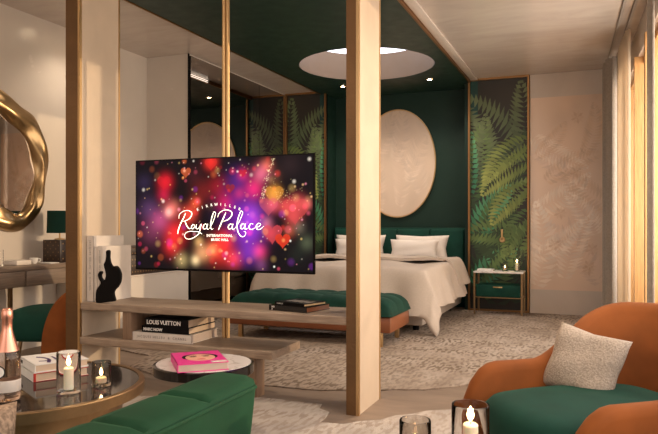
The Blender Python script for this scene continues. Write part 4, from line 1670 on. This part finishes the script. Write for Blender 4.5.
# small side table with white marble
STX, STY, STR, STZ = -1.705, 2.70, 0.235, 0.35
r = thing('side_table', 'small round side table with white marble top and black rim before the shelf', 'side table', (STX, STY, 0.009))
bm = BM()
lathe(bm, [(STR - 0.02, STZ - 0.047), (STR, STZ - 0.042), (STR, STZ - 0.003), (STR - 0.010, STZ), (STR - 0.014, STZ - 0.006)], (STX, STY, 0), 72, True)
obj('black_rim', bm, 'black_gloss', r)
bm = BM()
cyl(bm, (STX, STY, 0), STR - 0.0145, STZ - 0.006, STZ + 0.001, 72)
obj('marble_top', bm, 'white_marble', r)
bm = BM()
lathe(bm, [(0.15, 0.009), (0.15, 0.02), (0.02, 0.03), (0.02, STZ - 0.048)], (STX, STY, 0), 32)
obj('pedestal', bm, 'brass_dark', r)

# pink book on it
ang = math.atan2(-0.17, 0.19)
m4 = TR((-1.872, 2.672, STZ + 0.0015), math.radians(-49))
L_, D_, T_ = 0.285, 0.225, 0.036
rr, cc = book('thick book with bright pink cover showing a face, on the small white table', L_, D_, T_, m4, 'pink', 'paper_grey', loc=(STX, STY, STZ + 0.001))
def on_cover(pts, mat, h, nm, parent=cc, m=m4, T=T_):
    b3 = BM()
    prism(b3, pts, lambda x, y, d: (x, y, T + h - 0.0004 + d), 0.0004)
    xform(b3, m)
    obj(nm, b3, mat, parent)


# printed face: forehead to chin, seen with hair framing it
fcx, fcy = 0.125, 0.115
fcx, fcy = 0.135, 0.118


def fc(a, b):
    return (fcx - b, fcy + a)


TT = [2 * PI * k / 28 for k in range(28)]
on_cover([fc(0.092 * math.cos(t), 0.012 + 0.098 * math.sin(t)) for t in TT], 'pink', 0.0004, 'printed_ground')
on_cover([fc(0.082 * math.cos(t), 0.000 + 0.074 * math.sin(t)) for t in TT], 'black', 0.0006, 'printed_hair')
on_cover([fc(0.068 * math.cos(t), -0.014 + 0.078 * math.sin(t)) for t in TT], 'skin', 0.0009, 'printed_face')
for s in (-1, 1):
    on_cover([fc(s * 0.030 + 0.016 * math.cos(t), 0.006 + 0.008 * math.sin(t)) for t in TT], 'black', 0.0012, 'printed_eye')
    on_cover([fc(s * 0.031 + 0.020 * math.cos(t), 0.028 + 0.004 * math.sin(t)) for t in TT], 'black', 0.0012, 'printed_brow')
on_cover([fc(0.020 * math.cos(t), -0.055 + 0.009 * math.sin(t)) for t in TT], 'lip', 0.0012, 'printed_lips')
on_cover([(0.245, 0.15), (0.28, 0.15), (0.28, 0.22), (0.245, 0.22)], 'offwhite', 0.0006, 'cover_corner')

# books on the coffee table
zt = CTZ - 0.0025
m4 = TR((-2.066, 1.985, zt), math.radians(135))
ANG = math.degrees(math.atan2(2.36 - 2.138, 0.0))
# spine from (-2.049,2.009) to (-2.239,2.125); pages side runs to (-1.963,2.214)
sd = Vector((-2.25, 2.13, 0)) - Vector((-2.049, 2.012, 0))
ra = math.atan2(-sd.y, -sd.x)
def cbook(label, org, L, D, T, z, rot, cover, pages, spine_mat=None):
    m4 = TR((org[0], org[1], z), rot)
    return m4, book(label, L, D, T, m4, cover, pages, 'books on the coffee table', loc=(org[0], org[1], z))


m4a, (ra_, ca_) = cbook('red-edged white book, lower of the two on the black coffee table', (-2.255, 2.128), 0.235, 0.215, 0.034, zt + 0.0005, ra, 'white', 'paper')
on_b = BM()
box(on_b, (-0.001, 0.0, -0.0), (0.236, 0.216, 0.0022))
box(on_b, (0.2340, 0.0, 0.0312), (0.2358, 0.216, 0.0342))
box(on_b, (0.233, 0.0, 0.0), (0.2365, 0.010, 0.034))
xform(on_b, m4a)
obj('red_edging', on_b, 'red', ca_)
m4b, (rb_, cb_) = cbook('white book with dark purple brush lettering, upper on the coffee table', (-2.255, 2.133), 0.228, 0.212, 0.030, zt + 0.0355, ra + 0.02, 'white', 'paper')
bb = BM()
for pts, w in (([(0.06, 0.10), (0.085, 0.14), (0.075, 0.17), (0.05, 0.19)], 0.008), ([(0.03, 0.13), (0.06, 0.125), (0.09, 0.13)], 0.005), ([(0.115, 0.12), (0.12, 0.16), (0.118, 0.175)], 0.006),
               ([(0.14, 0.115), (0.148, 0.15), (0.15, 0.185)], 0.006), ([(0.15, 0.145), (0.17, 0.16), (0.182, 0.182)], 0.004), ([(0.15, 0.145), (0.172, 0.13), (0.195, 0.115)], 0.005)):
    P = catmull([Vector((x, y, 0)) for x, y in pts], 4)
    n = len(P)
    L, R = [], []
    for i, p in enumerate(P):
        d = (P[min(i + 1, n - 1)] - P[max(i - 1, 0)]).normalized()
        nr = Vector((-d.y, d.x, 0))
        a_, b_ = p + nr * w, p - nr * w
        L.append(bb.verts.new((0.205 - (a_.y - 0.1) * 1.6, 0.01 + a_.x * 0.80, 0.0304)))
        R.append(bb.verts.new((0.205 - (b_.y - 0.1) * 1.6, 0.01 + b_.x * 0.80, 0.0304)))
    for i in range(n - 1):
        bb.faces.new((L[i], R[i], R[i + 1], L[i + 1]))
xform(bb, m4b)
obj('brush_lettering', bb, 'purple', cb_)
b3 = BM()
box(b3, (0.012, -0.0010, 0.008), (0.05, 0.0, 0.022))
xform(b3, m4b)
obj('spine_label', b3, 'black', cb_)

# candles on the coffee table
hurricane('tall clear glass candle holder in front of the books on the coffee table', -1.815, 1.945, zt, 0.043, 0.150, power=2)
hurricane('low smoked tealight glass at the right side of the coffee table', -1.775, 2.075, zt, 0.037, 0.092, candle=False, smoke=True)

# champagne bottle
BXc, BYc = -1.935, 1.775
r = thing('champagne_bottle', 'rose champagne bottle with copper foil neck at the left edge', 'bottle', (BXc, BYc, zt))
bm = BM()
lathe(bm, [(0.010, 0.006), (0.034, 0.0), (0.044, 0.004), (0.045, 0.02), (0.045, 0.135), (0.043, 0.160), (0.034, 0.190), (0.022, 0.225), (0.0165, 0.25), (0.0155, 0.30), (0.015, 0.32)], (BXc, BYc, zt), 40)
obj('bottle_glass', bm, 'bottle_glass', r, smooth=70)
bm = BM()
lathe(bm, [(0.040, 0.176), (0.0355, 0.190), (0.0235, 0.226), (0.0180, 0.25), (0.0172, 0.285), (0.0195, 0.290), (0.0195, 0.305), (0.0185, 0.318), (0.014, 0.326)], (BXc, BYc, zt), 32)
obj('foil', bm, 'foil', r, smooth=70)
cdir = Vector((-BXc, -BYc, 0)).normalized()
bm = BM()
def onbottle(a0, u, z, R_=0.0458):
    a = a0 + u / R_
    return (BXc + R_ * math.cos(a), BYc + R_ * math.sin(a), zt + z)
aa = math.atan2(-BYc, -BXc) - 0.62
g = [[bm.verts.new(onbottle(aa, rr * math.cos(t), 0.108 + rr * math.sin(t), 0.0458 + (0.0002 if rr else 0))) for t in [2 * PI * k / 24 for k in range(24)]] for rr in (0.006, 0.0125, 0.019)]
for p, q in zip(g[:-1], g[1:]):
    for i in range(24):
        j = (i + 1) % 24
        bm.faces.new((p[i], p[j], q[j], q[i]))
bm.faces.new(g[0])
obj('round_label', bm, 'white', r)
bm = BM()
g = [[bm.verts.new(onbottle(aa, rr * math.cos(t), 0.108 + rr * math.sin(t), 0.0461)) for t in [2 * PI * k / 24 for k in range(24)]] for rr in (0.019, 0.023)]
for i in range(24):
    j = (i + 1) % 24
    bm.faces.new((g[0][i], g[0][j], g[1][j], g[1][i]))
obj('label_ring', bm, 'black', r)
bm = BM()
lathe(bm, [(0.0456, 0.035), (0.0459, 0.036), (0.0459, 0.075), (0.0456, 0.076)], (BXc, BYc, zt), 40, False)
obj('wine_label', bm, 'offwhite', r)

# green sofa in the foreground
r = thing('green_sofa', 'emerald velvet sofa with channel-stitched backrest, seen from behind in the foreground', 'sofa', (-1.15, 0.9, 0.0))
SY0, SY1 = 0.10, 1.465
bm = BM()
ns = 120
rings = []
seams = [SY1 - 0.22 * k for k in range(1, 7)]
for i in range(ns + 1):
    y = SY0 + (SY1 - SY0) * i / ns
    dist = min([abs(y - s) for s in seams])
    g_ = 0.015 * math.exp(-(dist / 0.008) ** 2)
    e = min((SY1 - y) / 0.03, 1)
    e = math.sqrt(max(0.0, 1 - (1 - e) ** 2))
    zt_ = 0.625 - 0.0
    w0, w1 = -0.94, -0.768
    k = 0.35 + 0.65 * e
    mid = (w0 + w1) / 2
    def X_(x):
        return mid + (x - mid) * (0.9 + 0.1 * e)
    rings.append([(X_(-0.86), y, 0.13), (X_(w0 - 0.06), y, 0.16), (X_(w0 - 0.055), y, 0.40), (X_(w0 - 0.03) , y, 0.52), (X_(w0) + g_, y, 0.585 - g_), (X_(w0 + 0.025), y, 0.617 - g_), (X_(w0 + 0.06), y, zt_ + 0.002 - g_), (X_(w1 - 0.03), y, zt_ - g_), (X_(w1 - 0.006), y, zt_ - 0.008 - g_ * 0.4), (X_(w1), y, zt_ - 0.022), (X_(w1 - 0.012), y, 0.50), (X_(w1 - 0.045), y, 0.30), (X_(w1 - 0.07), y, 0.14)])
loft(bm, rings, True, True)
obj('backrest', bm, 'green_bright', r, smooth=50)
bm = BM()
tube(bm, [(-0.7655, SY0, 0.6035), (-0.7655, SY1 - 0.02, 0.6035), (-0.785, SY1 - 0.002, 0.606)], 0.0045, 8)
obj('piping', bm, 'green_bright', r, smooth=70)
pbox('seat', (-1.62, SY0, 0.12), (-0.93, SY1 - 0.02, 0.38), 'green_bright', r, 0.04)
for x in (-1.55, -0.86):
    for y in (SY0 + 0.06, SY1 - 0.08):
        bm = BM()
        cyl(bm, (x, y, 0), 0.016, 0.009, 0.135, 14)
        obj('leg', bm, 'brass_dark', r)
bm = pillow_bm(0.28, 0.24, 0.12, 18, 0.05, 4)
xform(bm, TR((-1.255, 1.0, 0.485), math.radians(60), -0.2))
tag(obj('knitted_cushion', bm, 'knit', smooth=80), 'coarse brown knitted cushion at the lower left corner', 'cushion')

# side table with candles in the foreground
r = thing('pedestal_table', 'small dark round table under the two foreground candle glasses', 'side table', (-0.34, 1.42, 0.009))
bm = BM()
cyl(bm, (-0.34, 1.42, 0), 0.205, 0.415, 0.4395, 64, 0.003)
obj('table_top', bm, 'black_marble', r)
bm = BM()
lathe(bm, [(0.14, 0.009), (0.14, 0.02), (0.016, 0.03), (0.016, 0.414)], (-0.34, 1.42, 0), 32)
obj('pedestal', bm, 'brass_dark', r)
hurricane('tall glass candle holder with lit candle at the bottom centre-right, before the armchair', -0.259, 1.535, 0.440, 0.043, 0.150, power=2, wax_h=0.090)
hurricane('low tealight glass at the bottom edge, left of the tall foreground candle', -0.385, 1.52, 0.440, 0.037, 0.105, candle=False, smoke=True)

# ================================================================== LEFT WALL: desk, mirror, low cabinet
r = thing('desk', 'long grey oak wall desk with drawers and slim brass leg on the left', 'desk', (-4.0, 3.2, 0))
DY0, DY1 = 1.9, 4.32
bm = BM()
box(bm, (XL + 0.002, DY0, 0.665), (-3.86, DY1, 0.70), 0.003)
obj('desktop', bm, 'oak_y', r)
pbox('drawer_case', (XL + 0.002, DY0 + 0.01, 0.545), (-3.875, DY1 - 0.01, 0.665), 'oak_y', r)
for (a, b) in ((3.72, 4.30), (3.12, 3.70), (2.52, 3.10), (1.93, 2.50)):
    pbox('drawer', (-3.878, a, 0.552), (-3.863, b, 0.661), 'oak_y', r, 0.002)
for y in (3.62, 2.2):
    pbox('leg', (-3.93, y - 0.012, 0.0), (-3.905, y + 0.012, 0.545), 'brass_dark', r)

r = thing('low_cabinet', 'low pale plaster cabinet along the left wall, dark monogram case on top', 'cabinet', (-3.99, 5.0, 0))
pbox('cabinet_body', (XL + 0.002, 4.40, 0.0), (-3.735, 5.63, 0.545), 'plaster_matt', r, 0.004)
pbox('cabinet_top', (XL + 0.002, 4.39, 0.545), (-3.728, 5.631, 0.558), 'header', r, 0.003)

# monogram case
def case_mat():
    m = Mat('monogram_canvas', (0.05, 0.025, 0.014), 0.4)
    v = m.n.new('ShaderNodeTexVoronoi')
    v.inputs['Scale'].default_value = 26
    v.inputs['Randomness'].default_value = 0.0
    m.l.new(m.co((1, 1, 1), (0, PI / 4, 0)), v.inputs['Vector'])
    m.base(m.ramp(v.outputs[0], [(0.16, (0.20, 0.12, 0.055)), (0.24, (0.035, 0.017, 0.010))]))
    return m.m


M['case'] = case_mat()
r = thing('monogram_case', 'brown monogram travel case with brass corners behind the television corner', 'suitcase', (-3.95, 4.95, 0.5585))
X0, X1, Y0, Y1, Z0, Z1 = -4.20, -3.76, 4.75, 5.45, 0.5585, 0.80
pbox('body', (X0, Y0, Z0), (X1, Y1, Z1 - 0.06), 'case', r, 0.006)
pbox('lid', (X0, Y0, Z1 - 0.058), (X1, Y1, Z1), 'case', r, 0.006)
for x in (X0, X1):
    for y in (Y0, Y1):
        for z in (Z0 + 0.015, Z1 - 0.015):
            pbox('corner', (x - 0.016, y - 0.016, z - 0.013), (x + 0.004, y + 0.016, z + 0.013) if x == X1 else (x + 0.016, y + 0.016, z + 0.013), 'brass', r, 0.003)
pbox('lock', (X0 + 0.19, Y0 - 0.008, Z1 - 0.085), (X0 + 0.24, Y0, Z1 - 0.035), 'brass', r, 0.003)

# wavy gold mirror
r = thing('wavy_mirror', 'large wall mirror in a wavy molten gold frame at the left edge', 'mirror', (XL + 0.05, 3.62, 0.93))
ctr = (3.60, 1.52)
outer = [(3.786, 2.045), (3.977, 1.948), (4.150, 1.876), (4.235, 1.70), (4.272, 1.52), (4.262, 1.36), (4.213, 1.206), (4.16, 1.082), (4.027, 0.965), (3.88, 0.946), (3.74, 0.99), (3.60, 1.02), (3.42, 0.95), (3.22, 1.05), (3.10, 1.25), (3.02, 1.5), (3.08, 1.78), (3.22, 1.98), (3.42, 2.14), (3.62, 2.12)]
inner = [(3.786, 1.88), (3.90, 1.80), (4.02, 1.73), (4.108, 1.62), (4.150, 1.50), (4.145, 1.38), (4.105, 1.26), (4.06, 1.15), (3.965, 1.09), (3.86, 1.13), (3.75, 1.17), (3.60, 1.19), (3.44, 1.14), (3.31, 1.20), (3.22, 1.32), (3.17, 1.5), (3.20, 1.70), (3.30, 1.86), (3.46, 1.96), (3.62, 1.94)]
O_ = catmull([Vector((a, b, 0)) for a, b in outer], 8, True)
I_ = catmull([Vector((a, b, 0)) for a, b in inner], 8, True)
bm = BM()
rings = []
nn = len(O_)
for i in range(nn):
    o_, i_ = O_[i], I_[i]
    ring = []
    m_ = (o_ + i_) / 2
    hw_ = (o_ - i_) / 2
    lump = 0.045 + 0.012 * math.sin(i * 2 * PI * 7 / nn)
    for k in range(14):
        a = 2 * PI * k / 14
        q = m_ + hw_ * math.cos(a)
        ridge = 1 + 0.30 * math.sin(3 * a + 4 * PI * i / nn * 3)
        ring.append((XL + 0.012 + max(-0.011, lump * (0.15 + math.sin(a)) * ridge), q.x, q.y))
    rings.append(ring)
rings.append(rings[0])
loft(bm, rings, True, False)
bmesh.ops.remove_doubles(bm, verts=bm.verts, dist=0.0003)
obj('gold_frame', bm, 'gold', r, smooth=80)
bm = BM()
prism(bm, [((a.x * 0.8 + b.x * 0.2), (a.y * 0.8 + b.y * 0.2)) for a, b in zip(I_, O_)], lambda y, z, d: (XL + 0.002 + d, y, z), 0.012)
obj('mirror_glass', bm, 'mirror', r)

# on the desk
DZ = 0.7005
r = thing('studded_box', 'tall dark studded box on the desk carrying the green lamp', 'box', (-4.04, 4.24, DZ))
pbox('box_body', (-4.12, 4.13, DZ), (-3.94, 4.31, DZ + 0.18), 'case', r, 0.005)
bm = BM()
for z in (0.03, 0.09, 0.15):
    for y in (4.16, 4.22, 4.28):
        bmesh.ops.create_uvsphere(bm, u_segments=8, v_segments=6, radius=0.006, matrix=Matrix.Translation((-3.94, y, DZ + z)))
obj('studs', bm, 'brass', r)
r = thing('desk_lamp', 'table lamp with dark green drum shade on the studded box', 'lamp', (-4.03, 4.22, DZ + 0.181))
bm = BM()
lathe(bm, [(0.04, 0.0), (0.04, 0.008), (0.007, 0.014), (0.007, 0.09)], (-4.03, 4.22, DZ + 0.181), 20)
obj('lamp_stem', bm, 'brass', r)
bm = BM()
z_ = DZ + 0.235
loft(bm, [[(-4.03 + rr * math.cos(2 * PI * i / 36), 4.22 + rr * math.sin(2 * PI * i / 36), z) for i in range(36)] for rr, z in ((0.10, z_), (0.095, z_ + 0.18), (0.090, z_ + 0.18), (0.095, z_))], True, False)
obj('lamp_shade', bm, 'green_dark', r)
bm = BM()
bmesh.ops.create_uvsphere(bm, u_segments=12, v_segments=8, radius=0.02, matrix=Matrix.Translation((-4.03, 4.22, z_ + 0.07)))
obj('bulb', bm, emit('lamp_bulb', (1, 0.75, 0.45), 8), r)
bm = BM()
box(bm, (-4.10, 3.72, DZ), (-3.96, 3.86, DZ + 0.035), 0.004)
tag(obj('small_box', bm, 'offwhite'), 'low pale box on the desk below the gold mirror', 'box')
r = thing('coffee_cup', 'small white cup on the desk between the box and notepad', 'cup', (-4.02, 3.94, DZ))
bm = BM()
lathe(bm, [(0.018, 0.0), (0.030, 0.03), (0.032, 0.045), (0.029, 0.045), (0.026, 0.02), (0.005, 0.006)], (-4.02, 3.94, DZ), 24)
obj('cup_body', bm, 'white', r)
bm = BM()
tube(bm, catmull([(-4.02 + 0.02, 3.965, DZ + 0.037), (-4.0, 3.985, DZ + 0.035), (-4.0, 3.985, DZ + 0.018), (-4.003, 3.958, DZ + 0.012)], 4), 0.003, 6)
obj('handle', bm, 'white', r)
bm = BM()
box(bm, (-4.04, 3.99, DZ), (-3.90, 4.08, DZ + 0.006), 0.001)
tag(obj('notepad', bm, 'white'), 'flat white notepad lying at the front edge of the desk', 'notepad')
r = thing('glass_vase', 'clear glass vase on the desk at the left edge of the photo', 'vase', (-4.02, 3.60, DZ))
bm = BM()
lathe(bm, [(0.004, 0.0), (0.04, 0.0), (0.042, 0.005), (0.042, 0.12), (0.039, 0.12), (0.039, 0.012), (0.004, 0.012)], (-4.02, 3.60, DZ), 28)
obj('vase_body', bm, 'glass', r)
